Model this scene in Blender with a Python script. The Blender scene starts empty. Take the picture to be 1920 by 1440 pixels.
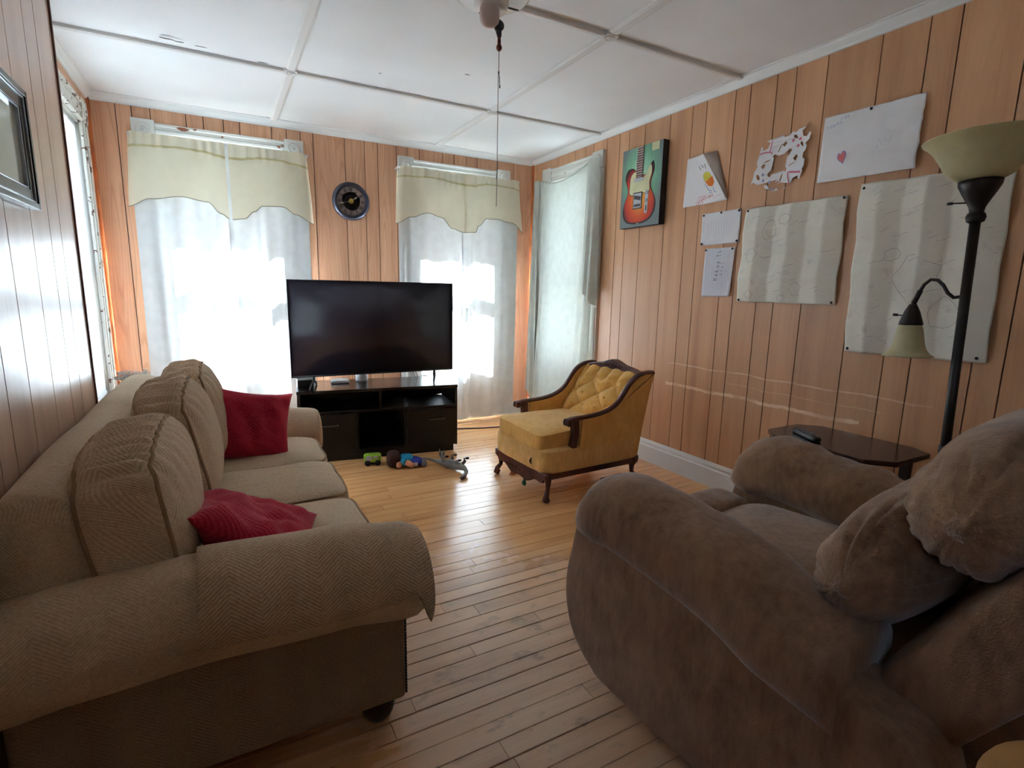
import bpy, bmesh, math, random
from mathutils import Vector, Matrix, noise, Euler

S = bpy.context.scene
COL = S.collection
PI = math.pi
sin, cos, rad = math.sin, math.cos, math.radians
rnd = random.Random(7)

# ------------------------------------------------------------------ camera
CAM_Z = 1.25
FPX, YAW, PITCH, ROLL = 984.08, 0.505168, 0.175233, -0.0190268
cam_d = bpy.data.cameras.new('camera')
cam = bpy.data.objects.new('camera', cam_d)
COL.objects.link(cam)
cam_d.sensor_fit = 'HORIZONTAL'
cam_d.sensor_width = 36.0
cam_d.lens = FPX / 1920.0 * 36.0
cam_d.clip_start = 0.02
_f = Vector((sin(YAW) * cos(PITCH), cos(YAW) * cos(PITCH), -sin(PITCH)))
_r = Vector((cos(YAW), -sin(YAW), 0))
_d = _f.cross(_r)
_r2 = _r * cos(ROLL) + _d * sin(ROLL)
_d2 = _d * cos(ROLL) - _r * sin(ROLL)
_m = Matrix((_r2, -_d2, -_f)).transposed().to_4x4()
_m.translation = (0, 0, CAM_Z)
cam.matrix_world = _m
S.camera = cam

# ------------------------------------------------------------------ world, sun, exposure
SUN_EL, SUN_AZ = 50.0, 3.0          # sun stands beyond the back wall
world = bpy.data.worlds.new('daylight')
S.world = world
world.use_nodes = True
wn = world.node_tree
bg = wn.nodes['Background']
sky = wn.nodes.new('ShaderNodeTexSky')
sky.sky_type = 'NISHITA'
sky.sun_disc = False
sky.sun_elevation = rad(SUN_EL)
sky.sun_rotation = rad(SUN_AZ)
sky.air_density = 1.0
sky.dust_density = 3.0
wn.links.new(sky.outputs[0], bg.inputs[0])
bg.inputs[1].default_value = 0.26
sun_d = bpy.data.lights.new('sun', 'SUN')
sun = bpy.data.objects.new('sun', sun_d)
COL.objects.link(sun)
sun_d.energy = 175.0
sun_d.angle = rad(0.4)
sun_d.color = (0.78, 0.91, 1.0)
sd = Vector((sin(rad(SUN_AZ)) * cos(rad(SUN_EL)), cos(rad(SUN_AZ)) * cos(rad(SUN_EL)), sin(rad(SUN_EL))))
sun.location = sd * 12
sun.rotation_euler = sd.to_track_quat('Z', 'Y').to_euler()
S.view_settings.view_transform = 'Standard'
S.view_settings.look = 'None'
S.view_settings.gamma = 1.0
S.view_settings.use_curve_mapping = False
S.view_settings.exposure = 2.7
S.cycles.max_bounces = 7
S.cycles.diffuse_bounces = 5
S.cycles.glossy_bounces = 2
S.cycles.transmission_bounces = 3
S.cycles.transparent_max_bounces = 6
S.cycles.adaptive_threshold = 0.03
S.cycles.use_light_tree = False

# ------------------------------------------------------------------ helpers: objects
ROOTLOC = {}
def _root(o):
    while o.parent: o = o.parent
    return o
def props(o, label=None, cat=None, group=None, kind=None):
    if label: o['label'] = label
    if cat: o['category'] = cat
    if group: o['group'] = group
    if kind: o['kind'] = kind
    return o
def thing(name, label, cat, loc=(0, 0, 0), rot=(0, 0, 0), group=None):
    o = bpy.data.objects.new(name, None)
    COL.objects.link(o)
    o.empty_display_size = .05
    o.location = loc
    o.rotation_euler = rot
    return props(o, label, cat, group)
def frame_empty(name, loc=(0, 0, 0)):
    o = bpy.data.objects.new(name, None)
    COL.objects.link(o)
    o.location = loc
    return props(o, kind='structure')

class MB:
    """collects geometry; verts in world (or thing-local) coordinates"""
    def __init__(s): s.v = []; s.f = []; s.uv = {}
    def add(s, vs, fs, uvs=None):
        b = len(s.v)
        s.v += [tuple(p) for p in vs]
        s.f += [tuple(i + b for i in f) for f in fs]
        if uvs:
            for i, u in enumerate(uvs): s.uv[b + i] = u
        return s
    def box(s, x0, x1, y0, y1, z0, z1):
        return s.add([(x0, y0, z0), (x1, y0, z0), (x1, y1, z0), (x0, y1, z0), (x0, y0, z1), (x1, y0, z1), (x1, y1, z1), (x0, y1, z1)],
                     [(0, 3, 2, 1), (4, 5, 6, 7), (0, 1, 5, 4), (1, 2, 6, 5), (2, 3, 7, 6), (3, 0, 4, 7)])
    def loft(s, secs, closed=True, caps=True, uv=False):
        n = len(secs[0]); vs = []; fs = []; uvs = []
        vl = 0
        for i, sec in enumerate(secs):
            if i: vl += (Vector(secs[i][0]) - Vector(secs[i - 1][0])).length
            ul = 0
            for j, p in enumerate(sec):
                if j: ul += (Vector(p) - Vector(sec[j - 1])).length
                vs.append(p); uvs.append((ul, vl))
        m = n if closed else n - 1
        for i in range(len(secs) - 1):
            for j in range(m):
                a = i * n + j; b = i * n + (j + 1) % n
                fs.append((a, b, b + n, a + n))
        if caps and closed:
            fs.append(tuple(range(n - 1, -1, -1)))
            fs.append(tuple((len(secs) - 1) * n + j for j in range(n)))
        return s.add(vs, fs, uvs if uv else None)
    def tube(s, pts, r, n=8, caps=True):
        pts = [Vector(p) for p in pts]
        rs = r if isinstance(r, (list, tuple)) else [r] * len(pts)
        secs = []
        up = None
        for i, p in enumerate(pts):
            t = (pts[min(i + 1, len(pts) - 1)] - pts[max(i - 1, 0)]).normalized()
            if up is None:
                up = t.orthogonal().normalized()
            up = (up - t * up.dot(t))
            if up.length < 1e-6: up = t.orthogonal()
            up.normalize()
            w = t.cross(up)
            secs.append([p + (up * cos(2 * PI * k / n) + w * sin(2 * PI * k / n)) * rs[i] for k in range(n)])
        return s.loft(secs, True, caps)
    def lathe(s, prof, n=24, at=(0, 0, 0), axis='z', cap=True):
        secs = []
        for r, h in prof:
            ring = []
            for k in range(n):
                a = 2 * PI * k / n
                if axis == 'z': q = (at[0] + r * cos(a), at[1] + r * sin(a), at[2] + h)
                elif axis == 'y': q = (at[0] + r * cos(a), at[1] + h, at[2] - r * sin(a))
                else: q = (at[0] + h, at[1] + r * cos(a), at[2] + r * sin(a))
                ring.append(q)
            secs.append(ring)
        return s.loft(secs, True, cap)
    def prism(s, poly, fn, d0, d1):
        """poly: 2d outline; fn(a, b, d) -> 3d"""
        n = len(poly)
        vs = [fn(a, b, d0) for a, b in poly] + [fn(a, b, d1) for a, b in poly]
        fs = [tuple(range(n - 1, -1, -1)), tuple(range(n, 2 * n))]
        fs += [(i, (i + 1) % n, n + (i + 1) % n, n + i) for i in range(n)]
        return s.add(vs, fs)
    def grid(s, nu, nv, fn, uvfn=None):
        vs = []; fs = []; uvs = []
        for i in range(nu + 1):
            for j in range(nv + 1):
                u = i / nu; v = j / nv
                p = fn(u, v); vs.append(p)
                uvs.append(uvfn(u, v) if uvfn else (p[0], p[2]))
        for i in range(nu):
            for j in range(nv):
                a = i * (nv + 1) + j
                fs.append((a, a + nv + 1, a + nv + 2, a + 1))
        return s.add(vs, fs, uvs)
    def rbox(s, c, h, n=10, k=6.0, fn=None, rot=None):
        """puffed box (superellipsoid) ; fn(p, v) displaces the local point v"""
        idx = {}; vs = []; fs = []; uvs = []
        def vid(p):
            key = tuple(round(q * n) for q in p)
            if key in idx: return idx[key]
            m = (abs(p[0]) ** k + abs(p[1]) ** k + abs(p[2]) ** k) ** (1 / k)
            v = Vector((p[0] / m * h[0], p[1] / m * h[1], p[2] / m * h[2]))
            uv = (v.y + v.z * .3, v.x + v.z)
            if fn: v = Vector(fn(Vector(p), v))
            if rot is not None: v = rot @ v
            idx[key] = len(vs); vs.append(v + Vector(c)); uvs.append(uv)
            return idx[key]
        for ax in range(3):
            for sg in (-1, 1):
                for i in range(n):
                    for j in range(n):
                        q = []
                        for di, dj in ((0, 0), (1, 0), (1, 1), (0, 1)):
                            p = [0, 0, 0]
                            p[ax] = sg
                            p[(ax + 1) % 3] = -1 + 2 * (i + di) / n
                            p[(ax + 2) % 3] = -1 + 2 * (j + dj) / n
                            q.append(vid(p))
                        fs.append(tuple(q) if sg > 0 else tuple(reversed(q)))
        return s.add(vs, fs, uvs)
    def build(s, name, mat, parent=None, smooth=True, bevel=0, seg=2, sub=0, solid=0, local=False, angle=None, wn=False):
        off = Vector((0, 0, 0))
        if parent is not None and not local: off = Vector(_root(parent).location)
        me = bpy.data.meshes.new(name)
        me.from_pydata([tuple(Vector(p) - off) for p in s.v], [], s.f)
        if s.uv:
            ul = me.uv_layers.new(name='uv')
            for lp in me.loops:
                ul.data[lp.index].uv = s.uv.get(lp.vertex_index, (0, 0))
        bm = bmesh.new(); bm.from_mesh(me)
        bmesh.ops.recalc_face_normals(bm, faces=bm.faces)
        bm.to_mesh(me); bm.free()
        o = bpy.data.objects.new(name, me)
        COL.objects.link(o)
        me.materials.append(M[mat] if isinstance(mat, str) else mat)
        if smooth:
            if angle is None and bevel == 0:
                for p in me.polygons: p.use_smooth = True
            else:
                for p in me.polygons: p.use_smooth = True
                me.set_sharp_from_angle(angle=rad(angle or 40))
        if solid:
            md = o.modifiers.new('solid', 'SOLIDIFY'); md.thickness = solid; md.offset = 0
        if bevel:
            md = o.modifiers.new('bevel', 'BEVEL'); md.width = bevel; md.segments = seg; md.limit_method = 'ANGLE'
        if sub:
            md = o.modifiers.new('sub', 'SUBSURF'); md.levels = sub; md.render_levels = sub
        if parent is not None: o.parent = parent
        return o

def put(o, label, cat, group=None, kind=None):
    """give a single-mesh thing its own origin at its base"""
    me = o.data
    xs = [v.co for v in me.vertices]
    lo = Vector((min(v.x for v in xs), min(v.y for v in xs), min(v.z for v in xs)))
    hi = Vector((max(v.x for v in xs), max(v.y for v in xs), max(v.z for v in xs)))
    c = (lo + hi) / 2; c.z = lo.z
    me.transform(Matrix.Translation(-c))
    o.location = c
    return props(o, label, cat, group, kind)
def struct(o): return props(o, kind='structure')

# ------------------------------------------------------------------ helpers: materials
M = {}
def lin(c):
    out = []
    for v in c[:3]:
        v = v / 255.0
        out.append(v / 12.92 if v <= .04045 else ((v + .055) / 1.055) ** 2.4)
    return (*out, 1)
class NT:
    def __init__(s, name):
        s.m = bpy.data.materials.new(name); s.m.use_nodes = True
        s.t = s.m.node_tree; s.b = s.t.nodes['Principled BSDF']
        s.out = s.t.nodes['Material Output']
        M[name] = s.m
    def n(s, typ, **kw):
        nd = s.t.nodes.new('ShaderNode' + typ)
        for k, v in kw.items():
            if k.startswith('i_'): s.set(nd.inputs[int(k[2:])], v)
            else: setattr(nd, k, v)
        return nd
    def set(s, inp, v):
        if hasattr(v, 'is_output'): s.t.links.new(v, inp)
        else: inp.default_value = v
    def math(s, op, a, b=0.0, c=0.0):
        nd = s.n('Math', operation=op); s.set(nd.inputs[0], a); s.set(nd.inputs[1], b); s.set(nd.inputs[2], c)
        return nd.outputs[0]
    def vec(s, x, y, z):
        nd = s.n('CombineXYZ'); s.set(nd.inputs[0], x); s.set(nd.inputs[1], y); s.set(nd.inputs[2], z); return nd.outputs[0]
    def sep(s, v):
        nd = s.n('SeparateXYZ'); s.set(nd.inputs[0], v); return nd.outputs
    def pos(s): return s.n('NewGeometry').outputs['Position']
    def obj(s): return s.n('TexCoord').outputs['Object']
    def uv(s): return s.n('TexCoord').outputs['UV']
    def rand(s): return s.n('ObjectInfo').outputs['Random']
    def scale(s, v, sc):
        nd = s.n('VectorMath', operation='MULTIPLY'); s.set(nd.inputs[0], v); nd.inputs[1].default_value = sc; return nd.outputs[0]
    def addv(s, v, w):
        nd = s.n('VectorMath', operation='ADD'); s.set(nd.inputs[0], v); s.set(nd.inputs[1], w); return nd.outputs[0]
    def noise(s, v, scale, detail=3, rough=.55, dist=0):
        nd = s.n('TexNoise'); s.set(nd.inputs['Vector'], v); nd.inputs['Scale'].default_value = scale
        nd.inputs['Detail'].default_value = detail; nd.inputs['Roughness'].default_value = rough
        nd.inputs['Distortion'].default_value = dist
        return nd.outputs['Fac']
    def ramp(s, f, stops, interp='LINEAR'):
        nd = s.n('ValToRGB'); s.set(nd.inputs[0], f); cr = nd.color_ramp; cr.interpolation = interp
        while len(cr.elements) > 1: cr.elements.remove(cr.elements[-1])
        cr.elements[0].position = stops[0][0]; cr.elements[0].color = stops[0][1]
        for p, c in stops[1:]:
            e = cr.elements.new(p); e.color = c
        return nd.outputs[0]
    def fac(s, f, lo, hi):
        nd = s.n('MapRange'); s.set(nd.inputs[0], f); nd.inputs[1].default_value = lo; nd.inputs[2].default_value = hi
        return nd.outputs[0]
    def mix(s, f, a, b, mode='MIX'):
        nd = s.n('Mix', data_type='RGBA', blend_type=mode); s.set(nd.inputs[0], f); s.set(nd.inputs[6], a); s.set(nd.inputs[7], b)
        return nd.outputs[2]
    def bump(s, h, strength=.3, dist=.01):
        nd = s.n('Bump'); s.set(nd.inputs['Height'], h); nd.inputs['Strength'].default_value = strength; nd.inputs['Distance'].default_value = dist
        s.t.links.new(nd.outputs[0], s.b.inputs['Normal'])
    def base(s, c): s.set(s.b.inputs['Base Color'], c)
    def rough(s, r): s.set(s.b.inputs['Roughness'], r)
    def spec(s, v): s.b.inputs['Specular IOR Level'].default_value = v
def plain(name, c, rough=.6, spec=.5, metal=0, var=.06, bump=0, bscale=60, sheen=0):
    t = NT(name)
    col = lin(c)
    nz = t.noise(t.obj(), 9, 1)
    dark = tuple(v * (1 - var * 2) for v in col[:3]) + (1,)
    lite = tuple(min(1, v * (1 + var * 2)) for v in col[:3]) + (1,)
    t.base(t.ramp(nz, [(.3, dark), (.7, lite)]))
    t.rough(rough); t.spec(spec); t.b.inputs['Metallic'].default_value = metal
    if bump: t.bump(t.noise(t.obj(), bscale, 3), bump, .005)
    if sheen:
        t.b.inputs['Sheen Weight'].default_value = sheen
        t.b.inputs['Sheen Roughness'].default_value = .4
    return t

def wood_panel(name, a, b, dark, axis, rough=.36, grain=.5, scratch=False, spec=.5):
    """vertical sheet panelling; axis = horizontal world axis of the wall (0 x, 1 y)"""
    t = NT(name)
    p = t.sep(t.pos()); r = t.rand()
    h = t.math('ADD', p[axis], t.math('MULTIPLY', r, 17.0))
    z = t.math('ADD', p[2], t.math('MULTIPLY', r, 9.0))
    v = t.vec(h, 0.0, z)
    low = t.noise(t.scale(v, (7.0, 1, .55)), 1.0, 1, .4)
    rings = t.math('SINE', t.math('MULTIPLY', low, 95.0))
    fine = t.noise(t.scale(v, (170, 1, 3.0)), 1.0, 2, .6)
    broad = t.noise(t.scale(v, (11, 1, .5)), 1.0, 2, .5)
    f = t.math('ADD', t.math('MULTIPLY', broad, .75), t.math('MULTIPLY', fine, .35))
    col = t.ramp(f, [(.30, lin(dark)), (.50, lin(a)), (.78, lin(b))])
    rm = t.math('MULTIPLY', t.fac(rings, .35, 1.0), grain)
    col = t.mix(rm, col, lin(dark))
    tone = t.math('ADD', t.math('MULTIPLY', r, .16), .92)
    col = t.mix(1.0, col, t.vec(tone, tone, tone), 'MULTIPLY')
    if scratch:
        # long rubbed scars where chair backs have scraped the veneer
        nA = t.math('MULTIPLY', t.math('SUBTRACT', t.noise(t.scale(t.pos(), (0, 4, 0)), 1.0, 1), .5), .03)
        nB = t.noise(t.scale(t.pos(), (0, 26, 30)), 1.0, 2)
        nC = t.fac(t.noise(t.scale(t.pos(), (1, 5, 2)), 1.0, 2), .36, .56)
        for z0, w, y0, y1, amt in ((.625, .012, 1.40, 2.72, .85), (.772, .005, 1.10, 2.70, .55), (.70, .003, 1.3, 2.2, .35)):
            zz = t.math('ADD', t.math('SUBTRACT', p[2], z0), nA)
            m1 = t.math('LESS_THAN', t.math('ABSOLUTE', zz), t.math('MULTIPLY', nB, w * 1.7))
            m2 = t.math('MULTIPLY', t.math('GREATER_THAN', p[1], y0), t.math('LESS_THAN', p[1], y1))
            m3 = nC
            m = t.math('MULTIPLY', t.math('MULTIPLY', m1, m2), t.math('MULTIPLY', m3, amt))
            col = t.mix(m, col, lin((252, 224, 190)))
    t.base(col)
    t.rough(t.math('ADD', t.math('MULTIPLY', fine, .12), rough)); t.spec(spec)
    return t
wood_panel('panel_back', (212, 160, 126), (226, 178, 142), (186, 132, 100), 0, .42, .45)
wood_panel('panel_right', (208, 156, 116), (222, 172, 130), (184, 134, 98), 1, .33, .10, True)
wood_panel('panel_left', (220, 182, 158), (232, 196, 172), (200, 160, 136), 1, .24, .12, False, .7)
plain('groove', (52, 30, 20), .8)
plain('corner_wood', (196, 108, 52), .45, var=.12)
plain('edge_wood', (104, 52, 36), .5, var=.1)

# floor boards: varnished orange boards, the finish worn through to grey wood in the walking lane
t = NT('floor_wood')
p = t.sep(t.pos()); r = t.rand()
v = t.vec(t.math('ADD', p[0], t.math('MULTIPLY', r, 31.0)), p[1], 0.0)
fine = t.noise(t.scale(v, (3.5, 130, 1)), 1.0, 3, .6)
brd = t.noise(t.scale(v, (1.6, 16, 1)), 1.0, 3, .5)
f = t.math('ADD', t.math('MULTIPLY', brd, .6), t.math('ADD', t.math('MULTIPLY', fine, .3), t.math('MULTIPLY', r, .14)))
varn = t.ramp(f, [(.30, lin((210, 148, 98))), (.52, lin((236, 176, 118))), (.8, lin((248, 196, 140)))])
raw = t.ramp(f, [(.30, lin((180, 154, 134))), (.55, lin((212, 186, 164))), (.8, lin((228, 206, 186)))])
px = t.math('DIVIDE', t.math('SUBTRACT', p[0], .82), .62)
py = t.math('DIVIDE', t.math('SUBTRACT', p[1], 1.25), .85)
dd = t.math('SQRT', t.math('ADD', t.math('MULTIPLY', px, px), t.math('MULTIPLY', py, py)))
dd = t.math('ADD', dd, t.math('MULTIPLY', t.math('SUBTRACT', t.noise(t.scale(t.pos(), (3.2, 4.5, 0)), 1.0, 4, .62), .5), 1.3))
wear = t.math('SUBTRACT', 1.0, t.fac(dd, .30, 1.35))
stain = t.fac(t.noise(t.scale(t.pos(), (6, 9, 0)), 1.0, 4, .7), .56, .66)
col = t.mix(t.math('MULTIPLY', wear, .72), varn, raw)
col = t.mix(t.math('MULTIPLY', t.math('MULTIPLY', stain, wear), .45), col, lin((104, 92, 84)))
t.base(col)
t.rough(t.math('ADD', t.math('MULTIPLY', wear, .16), t.math('ADD', t.math('MULTIPLY', brd, .10), .17))); t.spec(.75)
plain('subfloor', (36, 22, 16), .9)

# painted things
def paint(name, c, chip=None, amt=.62, rough=.5):
    t = NT(name)
    n2 = t.noise(t.pos(), 2.2, 1, .5)
    col = t.ramp(n2, [(.3, lin(tuple(v - 7 for v in c))), (.7, lin(c))])
    if chip:
        t_ = t.math('GREATER_THAN', t.noise(t.scale(t.pos(), (1, 1, 1)), 19, 4, .6), amt)
        col = t.mix(t_, col, lin(chip))
        t.bump(t_, -.4, .003)
    t.base(col); t.rough(rough)
    return t
paint('ceiling_paint', (244, 247, 250), None, rough=.7)
paint('trim_paint', (238, 240, 240), None, rough=.45)
paint('casing_paint', (222, 220, 214), (150, 92, 62), .70, rough=.5)
paint('casing_peeling', (224, 222, 214), (112, 82, 64), .60, rough=.55)
paint('batten_paint', (232, 232, 232), None, rough=.6)
paint('siding', (214, 214, 208), None, rough=.7)
plain('lawn', (48, 50, 48), .95, var=.1)
plain('bare_wood', (170, 106, 70), .7)

# window glass lets light through and mirrors a little
t = NT('glass')
tr = t.n('BsdfTransparent'); gl = t.n('BsdfGlossy'); gl.inputs['Roughness'].default_value = .02
mx = t.n('MixShader'); mx.inputs[0].default_value = .012; t.t.links.new(tr.outputs[0], mx.inputs[1]); t.t.links.new(gl.outputs[0], mx.inputs[2])
t.t.links.new(mx.outputs[0], t.out.inputs[0])

def cloth(name, c, trans=.6, clear=0.0, weave=0, tc=None, stain=None):
    t = NT(name)
    nz = t.noise(t.obj(), 14, 1)
    col = t.ramp(nz, [(.3, lin(tuple(v - 8 for v in c))), (.7, lin(c))])
    tcol = lin(tc) if tc else col
    if stain:
        sm = t.fac(t.noise(t.obj(), 2.4, 4), .5, .75)
        col = t.mix(sm, col, lin(stain)); tcol = t.mix(sm, tcol, lin(stain))
    df = t.n('BsdfDiffuse'); tl = t.n('BsdfTranslucent')
    t.set(df.inputs[0], col); t.set(tl.inputs[0], tcol)
    mx = t.n('MixShader'); mx.inputs[0].default_value = trans
    t.t.links.new(df.outputs[0], mx.inputs[1]); t.t.links.new(tl.outputs[0], mx.inputs[2])
    out = mx.outputs[0]
    if clear:
        tr = t.n('BsdfTransparent'); m2 = t.n('MixShader'); m2.inputs[0].default_value = clear
        t.t.links.new(out, m2.inputs[1]); t.t.links.new(tr.outputs[0], m2.inputs[2]); out = m2.outputs[0]
    if weave:
        u = t.sep(t.obj())
        w = t.math('SINE', t.math('MULTIPLY', t.math('ADD', u[2], t.math('PINGPONG', u[1], .012)), 2 * PI / .009))
        b = t.n('Bump'); b.inputs['Strength'].default_value = weave; b.inputs['Distance'].default_value = .003
        t.set(b.inputs['Height'], w)
        t.t.links.new(b.outputs[0], df.inputs['Normal'])
    t.t.links.new(out, t.out.inputs[0])
    return t
cloth('sheer', (234, 238, 240), .040, 0)
cloth('valance', (244, 238, 220), .55, .0, tc=(252, 242, 220))
cloth('valance_hem', (226, 214, 168), .35, 0)
cloth('valance_edge', (176, 170, 152), .2, 0)
cloth('blanket_cloth', (212, 216, 208), .115, .0, weave=.5)

def herringbone(name, a, b, w=.055, per=.011, use='uv', rough=.9, amt=1.0, swap=False):
    t = NT(name)
    u = t.sep(t.uv() if use == 'uv' else t.obj())
    i0, i1 = ((1, 0) if swap else (0, 1)) if use == 'uv' else use
    z = t.math('PINGPONG', u[i0], w)
    st = t.math('SINE', t.math('MULTIPLY', t.math('ADD', u[i1], t.math('MULTIPLY', z, .8)), 2 * PI / per))
    nz = t.noise(t.obj(), 140, 1, .6); n2 = t.noise(t.obj(), 5, 1)
    k = t.math('ADD', t.math('MULTIPLY', st, .26 * amt), t.math('ADD', t.math('MULTIPLY', nz, .7), .12))
    col = t.ramp(k, [(.18, lin(a)), (.85, lin(b))])
    tone = t.math('ADD', t.math('MULTIPLY', n2, .3), .85)
    t.base(t.mix(1.0, col, t.vec(tone, tone, tone), 'MULTIPLY'))
    t.rough(rough); t.spec(.15)
    t.b.inputs['Sheen Weight'].default_value = .12
    t.bump(t.math('ADD', t.math('MULTIPLY', st, amt), t.math('MULTIPLY', nz, .8)), .4, .002)
    return t
herringbone('sofa_weave', (196, 170, 140), (238, 218, 188), .06, .0085, amt=.5, swap=True)
herringbone('sofa_cover', (180, 154, 126), (230, 206, 176), .062, .0095, amt=.9, swap=True)
herringbone('sofa_plain', (140, 116, 94), (182, 158, 130), .05, .0095, (0, 2), amt=.4)
herringbone('pillow_red', (164, 24, 50), (206, 58, 84), .5, .014, amt=.6)
plain('sofa_piping', (168, 142, 114), .9, .1)
plain('stuffing', (228, 228, 226), .95, .1)

def chenille(name, a, b, sheen=.35):
    t = NT(name)
    o = t.obj()
    n1 = t.noise(t.scale(o, (1, 1, .35)), 38, 2, .7); n2 = t.noise(o, 6, 2, .6); n3 = t.noise(o, 260, 0)
    k = t.math('ADD', t.math('MULTIPLY', n1, .55), t.math('MULTIPLY', n2, .5))
    col = t.ramp(k, [(.34, lin(a)), (.72, lin(b))])
    t.base(col); t.rough(.95); t.spec(.1)
    t.b.inputs['Sheen Weight'].default_value = sheen; t.b.inputs['Sheen Roughness'].default_value = .45
    t.bump(t.math('ADD', n1, n3), .35, .004)
    return t
chenille('recliner_cloth', (122, 92, 70), (170, 134, 104), .4)
chenille('velvet', (222, 164, 84), (248, 200, 118), .35)
chenille('velvet_worn', (218, 166, 96), (246, 204, 134), .25)
t = NT('carved_wood')
g = t.noise(t.scale(t.obj(), (30, 30, 6)), 1, 3)
t.base(t.ramp(g, [(.3, lin((66, 30, 26))), (.7, lin((104, 52, 42)))])); t.rough(.35)
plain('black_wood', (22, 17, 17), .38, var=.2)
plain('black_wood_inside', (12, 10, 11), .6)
plain('stand_top', (30, 22, 22), .22, var=.3)
plain('handle_metal', (92, 86, 84), .4, metal=.8)
plain('black_plastic', (16, 15, 17), .35)
t = NT('tv_screen'); t.base((.030, .024, .038, 1)); t.rough(.28); t.spec(.35)  # base lifted towards purple: the veiling haze is put into the colour
plain('white_plastic', (226, 226, 228), .35)
plain('pin_black', (18, 16, 16), .4)
plain('iron', (38, 32, 32), .42, metal=.3, var=.25)
plain('dark_foot', (40, 26, 20), .4)
plain('brass', (170, 140, 70), .35, metal=.8)
plain('table_wood', (70, 46, 42), .16, var=.15)
t = NT('lamp_glass')
nz = t.noise(t.obj(), 9, 4, .6)
cc = t.ramp(nz, [(.3, lin((206, 196, 150))), (.7, lin((228, 220, 178)))])
t.base(cc); t.rough(.4); t.b.inputs['Transmission Weight'].default_value = 0
tl = t.n('BsdfTranslucent'); t.set(tl.inputs[0], cc); mx = t.n('MixShader'); mx.inputs[0].default_value = .3
t.t.links.new(t.b.outputs[0], mx.inputs[1]); t.t.links.new(tl.outputs[0], mx.inputs[2]); t.t.links.new(mx.outputs[0], t.out.inputs[0])
plain('porcelain', (226, 222, 218), .25)
plain('porcelain_pink', (216, 196, 192), .35)
plain('knob_wood', (110, 48, 38), .35)
plain('string', (150, 140, 136), .8)
plain('cord_purple', (104, 62, 78), .5)
def paper(name, c, fold=0, smudge=0, scale=(1, 1, 1)):
    t = NT(name)
    o = t.obj()
    n1 = t.noise(o, 5, 4, .6)
    col = t.ramp(n1, [(.3, lin(tuple(v - 10 for v in c))), (.7, lin(c))])
    if smudge:
        sm = t.fac(t.noise(o, 9, 6, .75), .60, .72)
        sm2 = t.math('GREATER_THAN', t.noise(t.scale(o, (1, .6, 5)), 34, 3, .7), .66)
        col = t.mix(t.math('MULTIPLY', sm, smudge), col, lin((150, 140, 134)))
        col = t.mix(t.math('MULTIPLY', sm2, smudge * .7), col, lin((120, 112, 110)))
    df = t.n('BsdfDiffuse'); t.set(df.inputs[0], col)
    t.base(col); t.rough(.75); t.spec(.2)
    t.bump(n1, .5, .01)
    return t
paper('paper_white', (244, 243, 246)); paper('paper_lined', (240, 240, 246), 0, .15); paper('paper_map', (236, 232, 220), 0, .40)
paper('paper_back', (176, 160, 152)); paper('paper_notes', (230, 230, 240), 0, .25)
for nm, c in (('ink_red', (214, 84, 92)), ('ink_pink', (224, 120, 146)), ('ink_blue', (128, 150, 206)), ('ink_dark', (96, 92, 100)), ('ink_yellow', (226, 214, 90)),
              ('ink_orange', (232, 128, 60)), ('ink_heart', (230, 128, 132)), ('ink_violet', (176, 150, 190)), ('ink_grey', (150, 146, 146)), ('ink_green', (130, 190, 190)), ('ink_paleblue', (176, 188, 220))):
    plain(nm, c, .8, .2)
# painted canvas
t = NT('canvas_green')
o = t.sep(t.obj())
dx = t.math('MULTIPLY', t.math('SUBTRACT', o[1], .0), 4.0); dz = t.math('MULTIPLY', t.math('SUBTRACT', o[2], .34), 3.0)
d = t.math('SQRT', t.math('ADD', t.math('MULTIPLY', dx, dx), t.math('MULTIPLY', dz, dz)))
nz = t.noise(t.scale(t.obj(), (1, 60, 8)), 1, 3); d = t.math('ADD', d, t.math('MULTIPLY', t.math('SUBTRACT', nz, .5), .5))
t.base(t.ramp(d, [(.2, lin((176, 222, 190))), (.55, lin((120, 180, 146))), (.9, lin((116, 130, 132)))])); t.rough(.5)
t = NT('canvas_burst')
o = t.sep(t.obj())
dx = t.math('MULTIPLY', o[1], 5.6); dz = t.math('MULTIPLY', t.math('SUBTRACT', o[2], .21), 4.2)
d = t.math('SQRT', t.math('ADD', t.math('MULTIPLY', dx, dx), t.math('MULTIPLY', dz, dz)))
t.base(t.ramp(d, [(.2, lin((236, 170, 70))), (.55, lin((226, 96, 44))), (.85, lin((190, 44, 36))), (1.1, lin((84, 30, 34)))])); t.rough(.4)
plain('canvas_side', (30, 24, 22), .6, var=.4)
plain('pickguard', (216, 214, 170), .5); plain('fretboard', (118, 76, 60), .5); plain('chrome_paint', (196, 200, 206), .4); plain('outline', (40, 38, 40), .6)
plain('frame_black', (28, 26, 28), .25); plain('frame_silver', (196, 204, 214), .25, metal=.7)
t = NT('picture_glass'); t.base(lin((196, 200, 188))); t.rough(.06); t.spec(.8)
# clock
plain('clock_rim', (70, 72, 86), .28, metal=.6); plain('clock_face', (96, 82, 84), .5, var=.25); plain('clock_band', (142, 124, 118), .5, var=.2)
plain('clock_mark', (48, 40, 42), .5); plain('clock_hand', (206, 190, 176), .4); plain('gold', (176, 146, 70), .35, metal=.6); plain('red_tip', (176, 60, 60), .5)
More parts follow.
